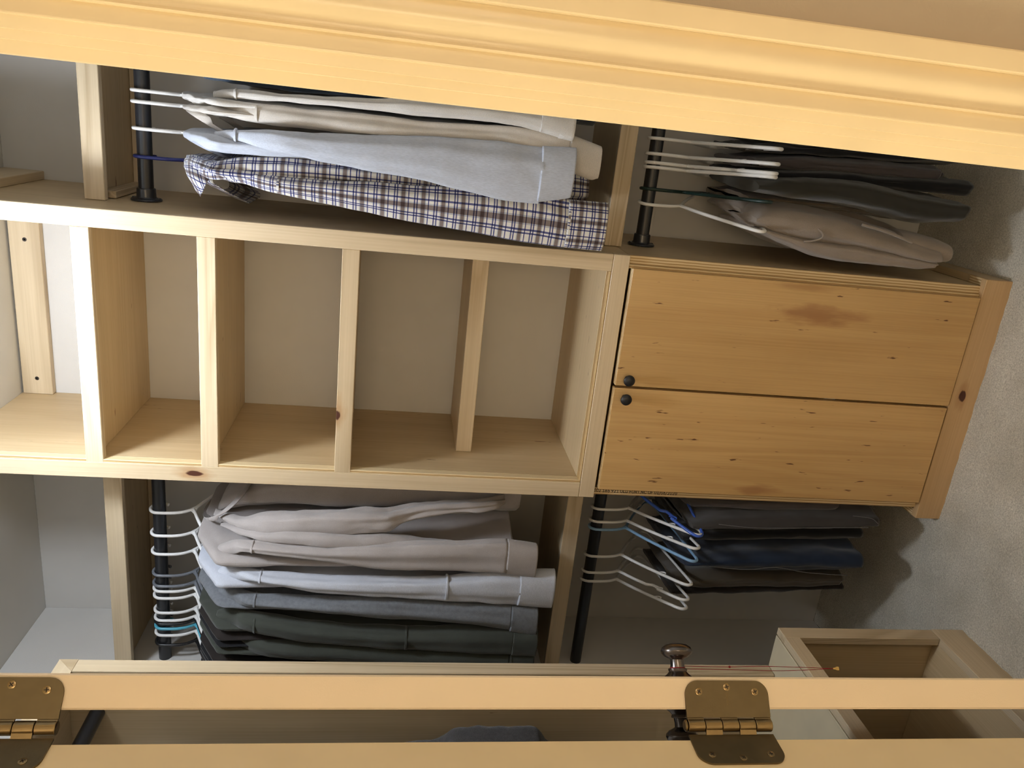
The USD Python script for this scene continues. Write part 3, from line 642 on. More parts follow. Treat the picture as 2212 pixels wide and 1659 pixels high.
def clothes_hanger(x, z, mat, label, rot=0.0, style="hooked", y=YRD, group=None):
    k = (mat, style)
    t = thing("clothes_hanger", label, "hanger", group, loc=(x, y, z), rotz=rot)
    if k not in protos:
        for n, m in hanger_meshes(style): obj(n, m, mat, t, smooth=40)
        protos[k] = t
    else:
        t.GetReferences().AddInternalReference(protos[k].GetPath())
        keys(t, label=label, category="hanger", group=group)
        UsdGeom.Xformable(t).ClearXformOpOrder(); UsdGeom.Xformable(t).GetPrim()
        x_ = UsdGeom.Xformable(t)
        x_.AddTranslateOp(opSuffix="place").Set(Gf.Vec3d(x, y, z)); x_.AddRotateZOp(opSuffix="turn").Set(float(rot))
        t.SetInstanceable(True)
    return t

# ------------------------------------------------------------------ shirts and sweatshirts
def sleeve(pts, y=1.66, b=0.020, seed=1, folds=0.0018, wrinkle=0.0060, hollow=0.03, nz=110, yt=None, scale=1.0, power=2.2, ang=0.0):
    """pts: (x left, x right, height) of the sleeve's two edges"""
    p = np.array(pts, float)
    yy = y + (0.055 * np.clip((p[:, 2] - 1.70) / 0.13, 0, 1) ** 1.6 if y < 1.9 else 0.0)
    b = np.broadcast_to(b, len(p)) * (1 - 0.45 * np.clip((p[:, 2] - 1.72) / 0.12, 0, 1))
    return loft(p[:, 2], (p[:, 0] + p[:, 1]) / 2, yy, (p[:, 1] - p[:, 0]) / 2 * scale, b, ang, seed=seed, folds=folds, nfold=4, wrinkle=wrinkle, hollow=hollow, nz=nz, power=power)
def torso(x, zb=1.12, thick=0.024, seed=1, lean=0.0, xoff=0.0, folds=0.003, wrinkle=0.006, ztop=1.905, yc=YRD, narrow=1.0, bend=0.008, front=0.0, neck=False):
    z = [1.926, 1.921, 1.906, 1.888, 1.869, 1.848, 1.826, 1.775, 1.55, 1.35, zb + 0.05, zb]
    h = np.array([0.046, 0.066, 0.098, 0.130, 0.162, 0.194, 0.217, 0.217, 0.206, 0.196, 0.190, 0.188]) * narrow
    tk = np.array([0.008, 0.011, 0.013, 0.014, 0.015, 0.016, 0.017, thick * 0.9, thick, thick, thick, thick * 0.95])
    if neck: z, h, tk = [1.899, 1.896] + z[4:], np.r_[0.112 * narrow, 0.120 * narrow, h[4:]], np.r_[0.012, 0.014, tk[4:]]
    tk = np.r_[tk[:-5] * min(1.0, max(0.55, thick / 0.020)), tk[-5:]]
    cx = x + np.linspace(0, 1, len(z)) * xoff
    return loft(z, cx, [yc + front] * len(z), tk, h, lean, seed=seed, folds=folds, nfold=6, wrinkle=wrinkle, wscale=(10, 16, 4), nz=110, nu=96, power=3.0, bend=bend, hollow=0.04)
def collar(x, s, yc=YRD, z0=1.925, drop=0.055, width=0.030, half=0.072, bulge=0.030, flare=0.010, point=0.0, thick=0.0022, lean=0.0):
    """A neckband round the hanger's neck: a strip bent to a loop; s is the side the garment's front faces."""
    n = 72; rows = []
    for k in range(n):
        a = 2 * math.pi * k / n
        fr = (1 - math.sin(a)) / 2                            # 0 at the nape, 1 at the throat
        top = np.array([x + s * (0.003 + bulge * fr ** 1.4), yc + half * math.cos(a), z0 - drop * fr ** 1.6 - 0.016 * abs(math.cos(a)) ** 2])
        out = np.array([s * (0.55 if fr > 0.4 else -0.35), 0.75 * math.cos(a), 0.0]); out /= np.linalg.norm(out) + 1e-9
        w = width + point * math.exp(-((fr - 0.90) / 0.10) ** 2)
        low = top + out * (flare + 0.4 * point * math.exp(-((fr - 0.90) / 0.10) ** 2)) + np.array([0, 0, -w])
        mid = (top + low) / 2 + out * 0.0035
        rows.append([top, mid, low, low - out * thick, mid - out * thick, top - out * thick])
    v = np.array(rows); v[..., 0] += lean * (v[..., 1] - yc)
    m = v.shape[1]; f = []
    for k in range(n):
        k2 = (k + 1) % n
        for j in range(m):
            j2 = (j + 1) % m
            f += [[k * m + j, k * m + j2, k2 * m + j2], [k * m + j, k2 * m + j2, k2 * m + j]]
    uv = np.stack([np.repeat(np.arange(n), m) / n * 0.44, np.tile([0, 0.5, 1, 1, 0.5, 0], n) * width], 1)
    t = trimesh.Trimesh(v.reshape(-1, 3), f, process=False)
    if t.volume < 0: t = trimesh.Trimesh(t.vertices, np.array(f)[:, ::-1], process=False)
    return t, uv
def seam(edges, zc, y, b, mat, parent, seed, r=0.0006):
    """a raised seam running round the sleeve at height zc"""
    p = sorted(edges, key=lambda q: q[2]); at = [np.interp(zc, [q[2] for q in p], [q[i] for q in p]) for i in (0, 1)]
    m = sleeve([(at[0] - r * k, at[1] + r * k, zc + dz) for k, dz in ((-1, 0.0026), (1, 0.0013), (1, -0.0013), (-1, -0.0026))], y, b + r, seed, folds=0.0, wrinkle=0.0, hollow=0.0, nz=9)
    return put("seam", m, mat, parent)
def put(name, mm, mat, parent, **kw): return obj(name, mm[0], mat, parent, True, mm[1], **kw)

def leaf(rows, thick=0.003, nu=24, nv=14):
    """a stiff folded cloth leaf through rows of points"""
    g = np.array([smooth_path(q, 8)[np.linspace(0, 8 * (len(q) - 1), nu).astype(int)] for q in rows])
    g = np.array([smooth_path(g[:, k], 8)[np.linspace(0, 8 * (len(rows) - 1), nv).astype(int)] for k in range(nu)])
    du, dv = np.gradient(g, axis=0), np.gradient(g, axis=1)
    nn = np.cross(du, dv); nn /= np.linalg.norm(nn, axis=2, keepdims=True) + 1e-12
    v = np.vstack([(g + nn * thick / 2).reshape(-1, 3), (g - nn * thick / 2).reshape(-1, 3)])
    n = nu * nv; q = (np.arange(nu - 1)[:, None] * nv + np.arange(nv - 1)[None]).ravel()
    top = np.vstack([np.stack([q, q + nv, q + nv + 1], 1), np.stack([q, q + nv + 1, q + 1], 1)])
    ring = np.r_[np.arange(nv), np.arange(1, nu) * nv + nv - 1, (nu - 1) * nv + np.arange(nv - 2, -1, -1), np.arange(nu - 2, 0, -1) * nv]
    r2 = np.roll(ring, -1)
    f = np.vstack([top, top[:, ::-1] + n, np.stack([ring, r2, r2 + n], 1), np.stack([ring, r2 + n, ring + n], 1)])
    L = lambda a, ax: np.cumsum(np.concatenate([np.zeros_like(np.take(a, [0], ax)[..., 0]), np.linalg.norm(np.diff(a, axis=ax), axis=2)], ax), ax)
    uv = np.stack([L(g, 0), L(g, 1)], 2).reshape(-1, 2)
    m = trimesh.Trimesh(v, f, process=False)
    if m.volume < 0: m = trimesh.Trimesh(v, f[:, ::-1], process=False)
    return m, np.vstack([uv, uv])
def split_cuff(pts, zc):
    """edges above and below the cuff seam at height zc"""
    p = sorted(pts, key=lambda q: -q[2]); zz = [q[2] for q in p]
    at = [np.interp(zc, zz[::-1], [q[i] for q in p][::-1]) for i in (0, 1)]
    return [q for q in p if q[2] > zc + 0.004] + [(*at, zc)], [(*at, zc)] + [q for q in p if q[2] < zc - 0.004]

def garment(name, label, category, mat, x, edges, zcuff, torso_kw, collar_kw=None, y=1.66, b=0.020, seed=1, cuff_grow=0.002, sleeve_kw=None, ysl=None, trim=None, seams=()):
    g = thing(name, label, category)
    put("body", torso(x, seed=seed, **torso_kw), mat, g)
    up_, lo_ = split_cuff(edges, zcuff)
    sk = dict(sleeve_kw or {})
    put("sleeve", sleeve(up_, y, b, seed + 11, hollow=0.0, **sk), mat, g)
    lo2 = [(q[0] - cuff_grow, q[1] + cuff_grow, q[2] + (0.002 if i == 0 else 0)) for i, q in enumerate(lo_)]
    put("cuff", sleeve(lo2, y, b + 0.002, seed + 11, folds=0.0006, wrinkle=0.002, hollow=0.03, nz=24, power=2.4), trim or mat, g)
    for zs in (*seams, zcuff): seam(edges, zs, y, b + 0.0015, mat, g, seed + 11)
    # the sleeve at the wall side
    e2 = [(x - 0.009, x + 0.009, 1.80), (x - 0.010, x + 0.010, 1.60), (x - 0.011, x + 0.011, 1.35), (x - 0.010, x + 0.010, 1.14)]
    put("sleeve", sleeve(e2, 2.052, 0.022, seed + 23, hollow=0.02, nz=40), mat, g)
    if collar_kw is not None: put("collar", collar(x, **collar_kw), trim or mat, g)
    return g

# right-hand rail, from the casing towards the tower
g = thing("jacket", "blue-black jacket half hidden by the casing beside the cream shirts", "jacket")
put("body", torso(0.045, thick=0.028, seed=31, zb=1.05), navy_knit, g)
put("sleeve", sleeve([(0.012, 0.05, 1.86), (0.010, 0.07, 1.75), (0.008, 0.075, 1.5), (0.012, 0.08, 1.1)], 1.70, 0.03, 32), navy_knit, g)
put("collar", collar(0.045, 1, z0=1.93, width=0.04), navy_knit, g)
g = garment("shirt", "cream cotton shirt nearest the door casing", "shirt", cream_cotton, -0.024,
        [(-0.022, -0.008, 1.832), (-0.019, 0.001, 1.787), (-0.010, 0.003, 1.615), (-0.008, 0.018, 1.437), (-0.007, 0.027, 1.253), (-0.016, 0.026, 1.176), (-0.026, 0.030, 1.118)], 1.185,
        dict(thick=0.010, zb=1.16, bend=0.003, folds=0.001), dict(s=-1, drop=0.052, bulge=0.024, half=0.100, width=0.034), y=1.655, b=0.018, seed=41, seams=(1.785,))
g = garment("shirt", "ivory cotton shirt with a gaping collar between two paler shirts", "shirt", ivory_cotton, -0.047,
        [(-0.050, -0.030, 1.838), (-0.056, -0.022, 1.755), (-0.058, -0.021, 1.614), (-0.056, -0.020, 1.434), (-0.052, -0.010, 1.249), (-0.085, -0.016, 1.12), (-0.098, -0.030, 1.068), (-0.096, -0.034, 1.052)], 1.118,
        dict(thick=0.010, zb=1.15, bend=0.003, folds=0.001), dict(s=-1, drop=0.115, bulge=0.060, width=0.030, half=0.100), y=1.672, b=0.018, seed=51, seams=(1.745,))
g = garment("shirt", "pale blue-grey cotton shirt beside the plaid one", "shirt", chambray, -0.102,
        [(-0.102, -0.082, 1.832), (-0.100, -0.073, 1.788), (-0.109, -0.066, 1.70), (-0.118, -0.064, 1.612), (-0.131, -0.050, 1.430), (-0.151, -0.045, 1.289), (-0.157, -0.045, 1.184), (-0.139, -0.041, 1.108)], 1.176,
        dict(thick=0.018, zb=1.15, bend=0.004, folds=0.002), dict(s=-1, drop=0.065, bulge=0.032, half=0.105, width=0.036), y=1.655, b=0.020, seed=61, seams=(1.786,))
g = garment("shirt", "brown and navy plaid shirt with a turned-up collar", "shirt", plaid_cotton, -0.161,
        [(-0.168, -0.152, 1.835), (-0.176, -0.150, 1.79), (-0.187, -0.158, 1.703), (-0.198, -0.155, 1.611), (-0.222, -0.146, 1.424), (-0.238, -0.140, 1.23), (-0.244, -0.147, 1.108), (-0.245, -0.147, 1.022)], 1.104,
        dict(thick=0.026, zb=1.10, xoff=0.012), None, y=1.67, b=0.020, seed=71, seams=(1.70,))
put("collar", collar(-0.163, -1, z0=1.932, drop=0.085, width=0.046, half=0.100, bulge=0.050, flare=0.020, point=0.022), plaid_cotton, g)
put("collar_leaf", leaf([[(-0.146, 1.835, 1.918), (-0.160, 1.795, 1.913), (-0.178, 1.768, 1.902), (-0.196, 1.758, 1.888)], [(-0.142, 1.805, 1.898), (-0.158, 1.765, 1.890), (-0.184, 1.742, 1.884), (-0.208, 1.748, 1.879)],
                         [(-0.146, 1.790, 1.868), (-0.166, 1.752, 1.850), (-0.194, 1.738, 1.858), (-0.220, 1.752, 1.872)]]), plaid_cotton, g)
put("yoke", loft([1.868, 1.84, 1.78, 1.68, 1.55, 1.40, 1.30], [-0.164, -0.162, -0.152, -0.144, -0.142, -0.145, -0.15], [1.75, 1.72, 1.705, 1.70, 1.705, 1.715, 1.72], [0.010, 0.018, 0.023, 0.024, 0.022, 0.016, 0.010],
                 [0.03, 0.03, 0.03, 0.03, 0.03, 0.03, 0.03], seed=75, wrinkle=0.006, folds=0.002), plaid_cotton, g)
put("tail", loft([1.16, 1.12, 1.08, 1.05], [-0.128] * 4, [1.78] * 4, [0.030, 0.034, 0.034, 0.03], [0.04] * 4, seed=78, folds=0.003, nz=20, hollow=0.02), plaid_cotton, g)
HU = [(-0.024, white_plastic, "plain", 0, "white hanger holding the cream shirt nearest the casing"), (-0.047, white_plastic, "hooked", 0, "white hanger holding the ivory shirt with the gaping collar"),
      (-0.102, white_plastic, "plain", 0, "white hanger holding the pale blue-grey shirt"), (-0.161, navy_plastic, "plain", 0, "navy blue plastic hanger holding the plaid shirt"),
      (0.045, black_plastic, "plain", 0, "black hanger holding the blue-black jacket")]
for x, m, st, r, lb in HU: clothes_hanger(x, ZRU, m, lb, r, st)

# left-hand rail, from the tower towards the wall
LY = 1.665
g = garment("sweatshirt", "taupe crew-neck sweatshirt nearest the shelf tower", "sweatshirt", taupe_fleece, -1.030,
        [(-1.060, -1.038, 1.844), (-1.044, -1.008, 1.80), (-1.020, -0.998, 1.753), (-1.030, -0.996, 1.586), (-1.050, -0.986, 1.456), (-1.052, -0.974, 1.314), (-1.051, -0.966, 1.15), (-1.060, -0.976, 1.077)], 1.149,
        dict(thick=0.022, zb=1.12, lean=-0.10, neck=True), None, y=LY, b=0.024, seed=81, seams=(1.752,))
put("front_panel", loft([1.868, 1.85, 1.80, 1.70, 1.55, 1.40, 1.25, 1.165], [-1.005, -0.992, -0.972, -0.952, -0.944, -0.936, -0.930, -0.930], [1.92, 1.925, 1.94, 1.945, 1.948, 1.95, 1.955, 1.955],
                        [0.010, 0.022, 0.036, 0.050, 0.056, 0.060, 0.062, 0.060], [0.065, 0.085, 0.105, 0.122, 0.128, 0.128, 0.126, 0.122], 0.0, seed=83, folds=0.007, nfold=5, wrinkle=0.008, power=2.6, nu=96, nz=110), taupe_fleece, g)
put("collar", collar(-1.022, 1, z0=1.905, drop=0.100, width=0.017, half=0.112, bulge=0.070, flare=0.010, lean=-0.10), taupe_fleece, g)
put("front_fold", loft([1.868, 1.80, 1.72, 1.62, 1.52, 1.45, 1.40, 1.34, 1.26, 1.19, 1.15], [-0.998, -0.985, -0.970, -0.959, -0.952, -0.949, -0.940, -0.928, -0.922, -0.918, -0.918],
                       [1.815, 1.752, 1.722, 1.712, 1.710, 1.716, 1.735, 1.745, 1.750, 1.765, 1.79], [0.003, 0.013, 0.022, 0.027, 0.030, 0.028, 0.020, 0.016, 0.016, 0.013, 0.006], [0.012, 0.02, 0.024, 0.026, 0.028, 0.028, 0.026, 0.024, 0.024, 0.024, 0.02],
                       seed=85, wrinkle=0.010, folds=0.002, wscale=(24, 24, 9)), taupe_fleece, g)
put("front_fold", loft([1.845, 1.755, 1.65, 1.52, 1.44, 1.34, 1.20], [-1.006, -0.994, -0.987, -0.990, -0.992, -1.002, -1.020], [1.775, 1.710, 1.685, 1.684, 1.690, 1.705, 1.72], [0.003, 0.011, 0.017, 0.017, 0.015, 0.010, 0.006], [0.012, 0.018, 0.02, 0.02, 0.02, 0.018, 0.012], seed=86, wrinkle=0.006, wscale=(24, 24, 9)), taupe_fleece, g)
put("hem_band", loft([1.172, 1.160, 1.112, 1.100], [-0.935] * 4, [1.952] * 4, [0.058, 0.060, 0.058, 0.054], [0.122, 0.126, 0.125, 0.122], 0.0, seed=88, power=2.8, nz=20, folds=0.003, hollow=0.03), taupe_fleece, g)
g = garment("sweatshirt", "pale blue-grey sweatshirt between the taupe and the heather grey ones", "sweatshirt", pale_fleece, -1.096,
        [(-1.126, -1.102, 1.844), (-1.110, -1.074, 1.80), (-1.094, -1.074, 1.732), (-1.112, -1.080, 1.583), (-1.122, -1.078, 1.452), (-1.128, -1.072, 1.335), (-1.138, -1.053, 1.153), (-1.146, -1.046, 1.024)], 1.110,
        dict(thick=0.022, zb=1.10, folds=0.002, bend=0.005, lean=-0.10, neck=True), dict(s=1, z0=1.908, drop=0.06, width=0.022, half=0.110, bulge=0.035, lean=-0.10), y=LY, b=0.026, seed=91, seams=(1.732, 1.290))
g = garment("sweatshirt", "heather grey sweatshirt beside the pale blue-grey one", "sweatshirt", grey_fleece, -1.150,
        [(-1.180, -1.156, 1.844), (-1.174, -1.136, 1.80), (-1.165, -1.140, 1.748), (-1.172, -1.137, 1.582), (-1.188, -1.134, 1.448), (-1.200, -1.143, 1.244), (-1.216, -1.146, 1.121), (-1.230, -1.150, 1.056)], 1.121,
        dict(thick=0.022, zb=1.10, folds=0.002, bend=0.005, lean=-0.10, neck=True), dict(s=1, z0=1.908, drop=0.06, width=0.022, half=0.110, bulge=0.035, lean=-0.10), y=LY, b=0.026, seed=101, seams=(1.745,))
g = garment("sweatshirt", "dark green sweatshirt beside the heather grey one", "sweatshirt", green_fleece, -1.214,
        [(-1.246, -1.220, 1.844), (-1.242, -1.194, 1.80), (-1.240, -1.196, 1.748), (-1.264, -1.210, 1.579), (-1.275, -1.222, 1.388), (-1.285, -1.215, 1.20), (-1.290, -1.212, 1.05)], 1.11,
        dict(thick=0.016, zb=1.08, folds=0.002, bend=0.005, lean=-0.10, neck=True), dict(s=1, z0=1.908, drop=0.06, width=0.022, half=0.110, bulge=0.035, lean=-0.10), y=LY, b=0.028, seed=111, seams=(1.745, 1.38))
g = garment("sweatshirt", "black-green sweatshirt second from the wall end of the rail", "sweatshirt", green_fleece, -1.283,
        [(-1.314, -1.290, 1.844), (-1.310, -1.262, 1.80), (-1.31, -1.262, 1.70), (-1.325, -1.268, 1.5), (-1.335, -1.275, 1.3), (-1.34, -1.27, 1.05)], 1.11,
        dict(thick=0.014, zb=1.08, folds=0.002, bend=0.005, lean=-0.10, neck=True), dict(s=1, z0=1.908, drop=0.06, width=0.022, half=0.110, bulge=0.035, lean=-0.10), y=LY + 0.01, b=0.028, seed=121)
g = garment("cardigan", "black knitted cardigan hanging at the wall end of the rail", "cardigan", black_knit, -1.363,
        [(-1.38, -1.33, 1.842), (-1.39, -1.33, 1.78), (-1.40, -1.34, 1.6), (-1.41, -1.34, 1.3), (-1.41, -1.34, 1.05)], 1.11,
        dict(thick=0.014, zb=1.06, folds=0.002, bend=0.004, lean=-0.10, neck=True), dict(s=1, z0=1.908, drop=0.06, width=0.022, half=0.110, bulge=0.035, lean=-0.10), y=LY + 0.015, b=0.032, seed=131)
for k, (x, lb) in enumerate(((-1.246, "black shirt on the thin grey hanger just past the dark green sweatshirt"), (-1.262, "black shirt on the white hanger pressed against the thin grey one"),
                            (-1.328, "black shirt on the white hanger next after the black-green sweatshirt"), (-1.352, "black shirt on the white hanger beside the black cardigan"),
                            (-1.378, "black shirt on the cyan hanger"), (-1.399, "black shirt on the white hanger behind the cyan one"), (-1.430, "black shirt nearest the wall on the sweatshirt rail"))):
    g = thing("shirt", lb, "shirt")
    put("body", torso(x, seed=140 + k, thick=0.009, zb=1.14 + 0.02 * (k % 3), lean=-0.10, neck=True, bend=0.003, folds=0.0015, wrinkle=0.003), black_knit if k % 2 else brown_black, g)
    put("sleeve", sleeve([(x - 0.020, x + 0.006, 1.836), (x - 0.034, x - 0.006, 1.78), (x - 0.040, x - 0.010, 1.66), (x - 0.042, x - 0.012, 1.60)], 1.69, 0.016, 150 + k, nz=40), black_knit if k % 2 else brown_black, g)
LU = [(-1.030, white_plastic, "plain", -6, "thick white hanger holding the taupe sweatshirt"), (-1.096, white_plastic, "notched", -6, "white notched hanger holding the pale blue-grey sweatshirt"),
      (-1.150, white_plastic, "plain", -6, "white hanger holding the heather grey sweatshirt"), (-1.214, grey_plastic, "plain", -6, "smoke grey hanger holding the dark green sweatshirt"),
      (-1.246, grey_plastic, "hooked", -6, "thin grey hanger just past the dark green sweatshirt"), (-1.262, white_plastic, "hooked", -6, "white hanger pressed against the thin grey hanger"),
      (-1.283, white_plastic, "plain", -6, "white hanger holding the black-green sweatshirt"), (-1.328, white_plastic, "hooked", -6, "white hanger next after the black-green sweatshirt's"),
      (-1.352, white_plastic, "hooked", -6, "white hanger between a black and a cyan hanger, nearer the tower"), (-1.363, black_plastic, "plain", -6, "black hanger holding the black cardigan"),
      (-1.378, cyan_plastic, "hooked", -6, "cyan blue plastic hanger on the sweatshirt rail"), (-1.399, white_plastic, "plain", -6, "white hanger right behind the cyan one, nearest the wall"),
      (-1.430, black_plastic, "hooked", -6, "black hanger nearest the wall on the sweatshirt rail")]
for x, m, st, r, lb in LU: clothes_hanger(x, ZRU, m, lb, r, st)

# ------------------------------------------------------------------ trousers
def trousers(name, label, mat, layers, pocket=None, band=None, stitch=None):
    g = thing(name, label, "trousers")
    for i, (nm, pts, yc, half, lean, sd) in enumerate(layers):
        p = np.array(pts, float)
        put(nm, loft(p[:, 2], (p[:, 0] + p[:, 1]) / 2, np.broadcast_to(yc, len(p)), (p[:, 1] - p[:, 0]) / 2, np.broadcast_to(half, len(p)), lean, seed=sd, folds=0.0028, nfold=5,
                     wrinkle=0.007, wscale=(16, 16, 6), power=2.6, nz=80, nu=72, hollow=0.015), mat, g)
    for pts, r, mm in (stitch or ()): obj("seam", tube(pts, r, 6, 4), mm, g, smooth=True)
    return g
def drape(x, w, z1, s=1.0, dx=0.0, w2=None):
    """folded over the bar and hanging to z1: edges (left, right, height)"""
    w2 = w if w2 is None else w2
    return [(x - 0.006, x + 0.006, 0.668), (x - w * 0.5, x + w * 0.5, 0.652), (x - w + dx * 0.2, x + w + dx * 0.2, 0.60), (x - w2 + dx * 0.5, x + w2 + dx * 0.5, 0.45), (x - w2 + dx * 0.8, x + w2 + dx * 0.8, 0.28), (x - w2 * 0.9 + dx, x + w2 * 0.9 + dx, z1)]
# right
trousers("trousers", "sage trousers half hidden by the door casing", sage_twill, [("front_leg", drape(0.028, 0.016, 0.21, dx=0.012, w2=0.022), 1.905, 0.135, 0, 201), ("back_leg", drape(0.036, 0.012, 0.16, dx=0.03), 1.90, 0.13, 0, 202)])
trousers("trousers", "black trousers just behind the sage ones", black_knit, [("front_leg", drape(0.000, 0.012, 0.14, dx=0.02), 1.915, 0.135, 0, 203)])
trousers("trousers", "plum-grey trousers with a hanging cuff between black and olive ones", plum_twill,
         [("front_leg", drape(-0.030, 0.013, 0.215, dx=0.018, w2=0.019), 1.895, 0.135, 0, 205), ("back_leg", drape(-0.040, 0.011, 0.19, dx=0.025), 1.925, 0.135, 0, 206)])
trousers("trousers", "dark navy trousers behind the olive ones", black_knit, [("front_leg", drape(-0.058, 0.014, 0.13, dx=0.02, w2=0.02), 1.90, 0.15, 0, 207)])
trousers("trousers", "dark olive trousers on the closely paired white hangers", olive_twill,
         [("front_leg", [(-0.094, -0.070, 0.68), (-0.097, -0.066, 0.65), (-0.100, -0.056, 0.60), (-0.108, -0.044, 0.45), (-0.130, -0.058, 0.27), (-0.118, -0.066, 0.16)], 1.84, 0.14, 0, 209), ("back_leg", drape(-0.082, 0.012, 0.15, dx=-0.02), 1.90, 0.14, 0, 210)])
trousers("trousers", "khaki trousers on the dark green hanger", khaki_twill, [("front_leg", drape(-0.112, 0.015, 0.40, dx=0.0, w2=0.012), 1.905, 0.135, 0, 211), ("back_leg", drape(-0.118, 0.010, 0.24, dx=0.0), 1.92, 0.12, 0, 212)])
g = trousers("trousers", "crumpled taupe trousers hanging next to the cupboard", taupe_twill,
         [("front_leg", [(-0.160, -0.146, 0.672), (-0.172, -0.128, 0.655), (-0.186, -0.116, 0.61), (-0.200, -0.118, 0.52), (-0.206, -0.130, 0.43), (-0.214, -0.150, 0.33), (-0.222, -0.172, 0.235), (-0.214, -0.184, 0.20)], 1.80, 0.105, 0, 213),
          ("back_leg", [(-0.150, -0.138, 0.672), (-0.160, -0.120, 0.655), (-0.168, -0.112, 0.60), (-0.172, -0.112, 0.45), (-0.186, -0.124, 0.36), (-0.206, -0.150, 0.24), (-0.216, -0.168, 0.15)], 1.90, 0.11, 0, 214),
          ("folded_seat", [(-0.176, -0.168, 0.66), (-0.200, -0.172, 0.60), (-0.226, -0.182, 0.50), (-0.234, -0.186, 0.38), (-0.236, -0.196, 0.26), (-0.228, -0.206, 0.20)], 1.82, 0.12, 0, 215)],
         stitch=[([(-0.158, 1.692, 0.525), (-0.166, 1.688, 0.515), (-0.176, 1.688, 0.512), (-0.184, 1.690, 0.525), (-0.190, 1.694, 0.55)], 0.0022, taupe_twill),
                 ([(-0.140, 1.694, 0.42), (-0.150, 1.692, 0.36), (-0.168, 1.69, 0.29)], 0.0035, taupe_twill)])
put("waistband", loft([0.30, 0.27, 0.20, 0.165], [-0.176, -0.178, -0.186, -0.190], [1.76] * 4, [0.026, 0.028, 0.026, 0.022], [0.05] * 4, seed=217, nz=24, hollow=0.03, wrinkle=0.003), taupe_twill, g)
RL = [(-0.005, white_plastic, "plain", 2, "white hanger nearest the casing on the trouser rod"), (-0.040, white_plastic, "hooked", 3, "white hanger holding the plum-grey trousers"),
      (-0.060, white_plastic, "notched", 3, "white notched hanger nearest the plum-grey trousers' hanger"), (-0.071, white_plastic, "hooked", 4, "white hanger holding the dark olive trousers"),
      (-0.121, green_plastic, "plain", 3, "dark green plastic hanger holding the khaki trousers"), (-0.154, white_plastic, "plain", -6, "white hanger holding the crumpled taupe trousers")]
for x, m, st, r, lb in RL: clothes_hanger(x, ZRL, m, lb, r, st)
# left
trousers("trousers", "faded plum-grey trousers hanging against the cupboard side", grey_twill, [("front_leg", drape(-0.905, 0.018, 0.27, dx=0.02, w2=0.028), 1.875, 0.135, 0.1, 221), ("back_leg", drape(-0.915, 0.012, 0.33, dx=0.03), 1.90, 0.12, 0.1, 222)])
trousers("jeans", "charcoal jeans with pale seams next to the faded plum-grey trousers", charcoal_denim,
         [("front_leg", drape(-0.950, 0.019, 0.155, dx=0.035, w2=0.030), 1.845, 0.135, 0.1, 223), ("back_leg", drape(-0.965, 0.012, 0.14, dx=0.05, w2=0.02), 1.925, 0.135, 0.1, 224)],
         stitch=[([(-0.925, 1.712, 0.60), (-0.928, 1.705, 0.50), (-0.921, 1.703, 0.35), (-0.914, 1.703, 0.19)], 0.0008, thread_tan), ([(-0.890, 1.72, 0.23), (-0.893, 1.715, 0.18), (-0.905, 1.71, 0.160)], 0.001, thread_tan)])
trousers("trousers", "black trousers between the charcoal and the indigo jeans", black_knit, [("front_leg", drape(-1.010, 0.018, 0.16, dx=0.03, w2=0.03), 1.895, 0.135, 0.1, 225), ("back_leg", drape(-0.990, 0.014, 0.20, dx=0.04), 1.92, 0.12, 0.1, 226)])
trousers("jeans", "indigo blue jeans on the pale blue hanger", indigo_denim,
         [("front_leg", drape(-1.062, 0.020, 0.17, dx=0.02, w2=0.036), 1.845, 0.135, 0.1, 227), ("back_leg", drape(-1.080, 0.014, 0.15, dx=0.03, w2=0.02), 1.925, 0.135, 0.1, 228)],
         stitch=[([(-1.050, 1.712, 0.60), (-1.052, 1.705, 0.50), (-1.042, 1.703, 0.42), (-1.055, 1.703, 0.33), (-1.062, 1.705, 0.21)], 0.0008, thread_tan)])
trousers("trousers", "olive-brown trousers on the notched white hanger", olive_brown, [("front_leg", drape(-1.140, 0.019, 0.19, dx=0.022, w2=0.028), 1.875, 0.135, 0.1, 229)])
trousers("trousers", "dark brown trousers nearest the left wall", dark_brown, [("front_leg", drape(-1.178, 0.016, 0.17, dx=0.03, w2=0.022), 1.895, 0.135, 0.1, 231)])
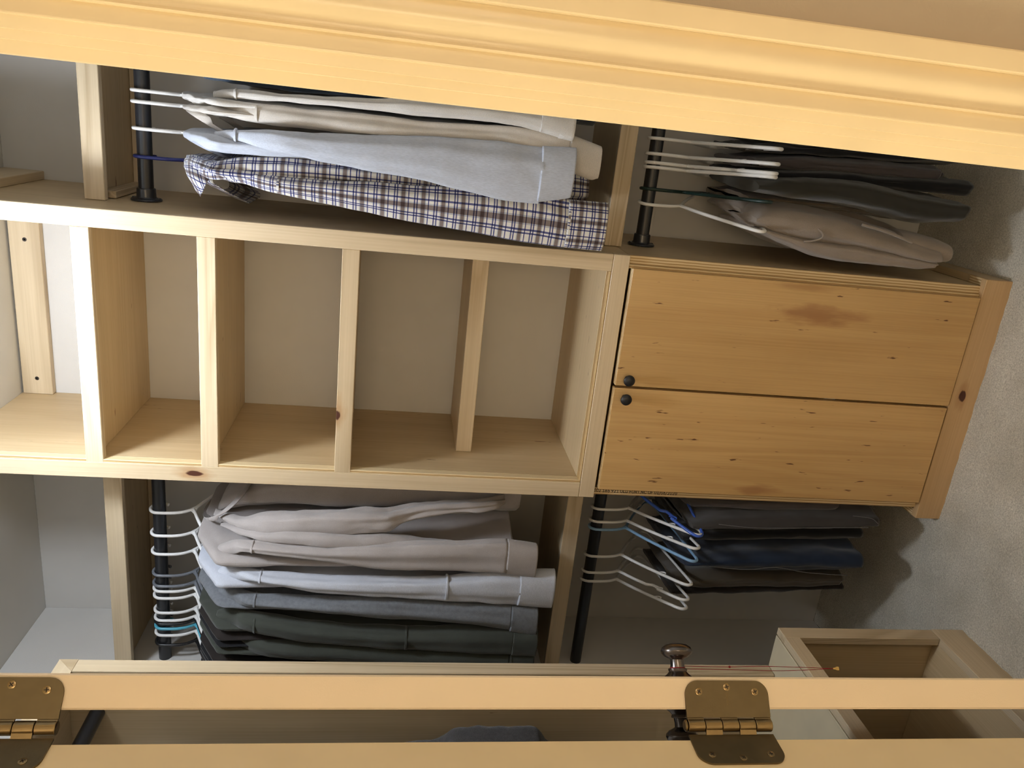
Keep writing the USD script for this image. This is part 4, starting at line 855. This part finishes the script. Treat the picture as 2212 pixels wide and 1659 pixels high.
LL = [(-0.978, white_plastic, "hooked", 10, "white hanger nearest the cupboard on the jeans rod"), (-1.017, white_plastic, "hooked", 10, "white hanger holding the charcoal jeans"),
      (-1.039, pale_blue_plastic, "plain", 6, "pale blue plastic hanger on the jeans rod"), (-1.125, white_plastic, "hooked", 10, "white hanger holding the indigo jeans"),
      (-1.178, white_plastic, "notched", 12, "white notched hanger holding the olive-brown trousers"), (-1.206, white_plastic, "hooked", 12, "white hanger holding the dark brown trousers"),
      (-0.916, royal_plastic, "notched", -8, "royal blue plastic hanger tucked behind the cupboard's edge stamp")]
for x, m, st, r, lb in LL: clothes_hanger(x, ZRL, m, lb, r, st)

# ------------------------------------------------------------------ thread and tag on the knob
kc = R0 * U + RK * U + N * (TH / 2 + 0.0270) + np.array([0, 0, ZK])
sg = thing("red_thread", "thin red thread looped round the door knob with a small brass tag", "thread")
lp_ = [kc + 0.0140 * (U * math.cos(a) + np.array([0, 0, 1]) * math.sin(a)) for a in np.linspace(0, 2 * math.pi, 30)]
obj("loop", tube(lp_, 0.0008, 6), red_thread, sg, smooth=True)
e0, e1 = kc + U * 0.004, kc - U * 0.004
tagp = np.array([e0[0] + 0.001, e0[1], 0.556])
obj("strand", tube([kc + np.array([0, 0, -0.0142]) + N * 0.003, kc + np.array([0.002, 0.001, -0.10]), kc + np.array([0.002, 0.001, -0.105]), [tagp[0] + 0.004, tagp[1], 0.70], tagp], 0.0006, 5, 6), red_thread, sg, smooth=True)
obj("strand", tube([kc + np.array([0, 0, -0.0142]) - N * 0.002, kc + np.array([-0.003, -0.001, -0.12]), [tagp[0] - 0.006, tagp[1], 0.66], tagp], 0.0006, 5, 6), red_thread, sg, smooth=True)
obj("knot", trimesh.creation.icosphere(2, 0.0022).apply_translation(kc + np.array([0.002, 0.001, -0.105])), red_thread, sg, smooth=True)
tg = extrude(Polygon([(-0.0012, 0.004), (0.0012, 0.004), (0.0016, 0), (0.0034, -0.004), (0.003, -0.0085), (-0.003, -0.0085), (-0.0034, -0.004), (-0.0016, 0)]), 0.0012)
t = np.eye(4); t[:3, 0], t[:3, 1], t[:3, 2], t[:3, 3] = N, (0, 0, 1), -U, tagp
tg.apply_transform(t); trimesh.repair.fix_normals(tg)
obj("brass_tag", tg, brass, sg, label="small brass tag")
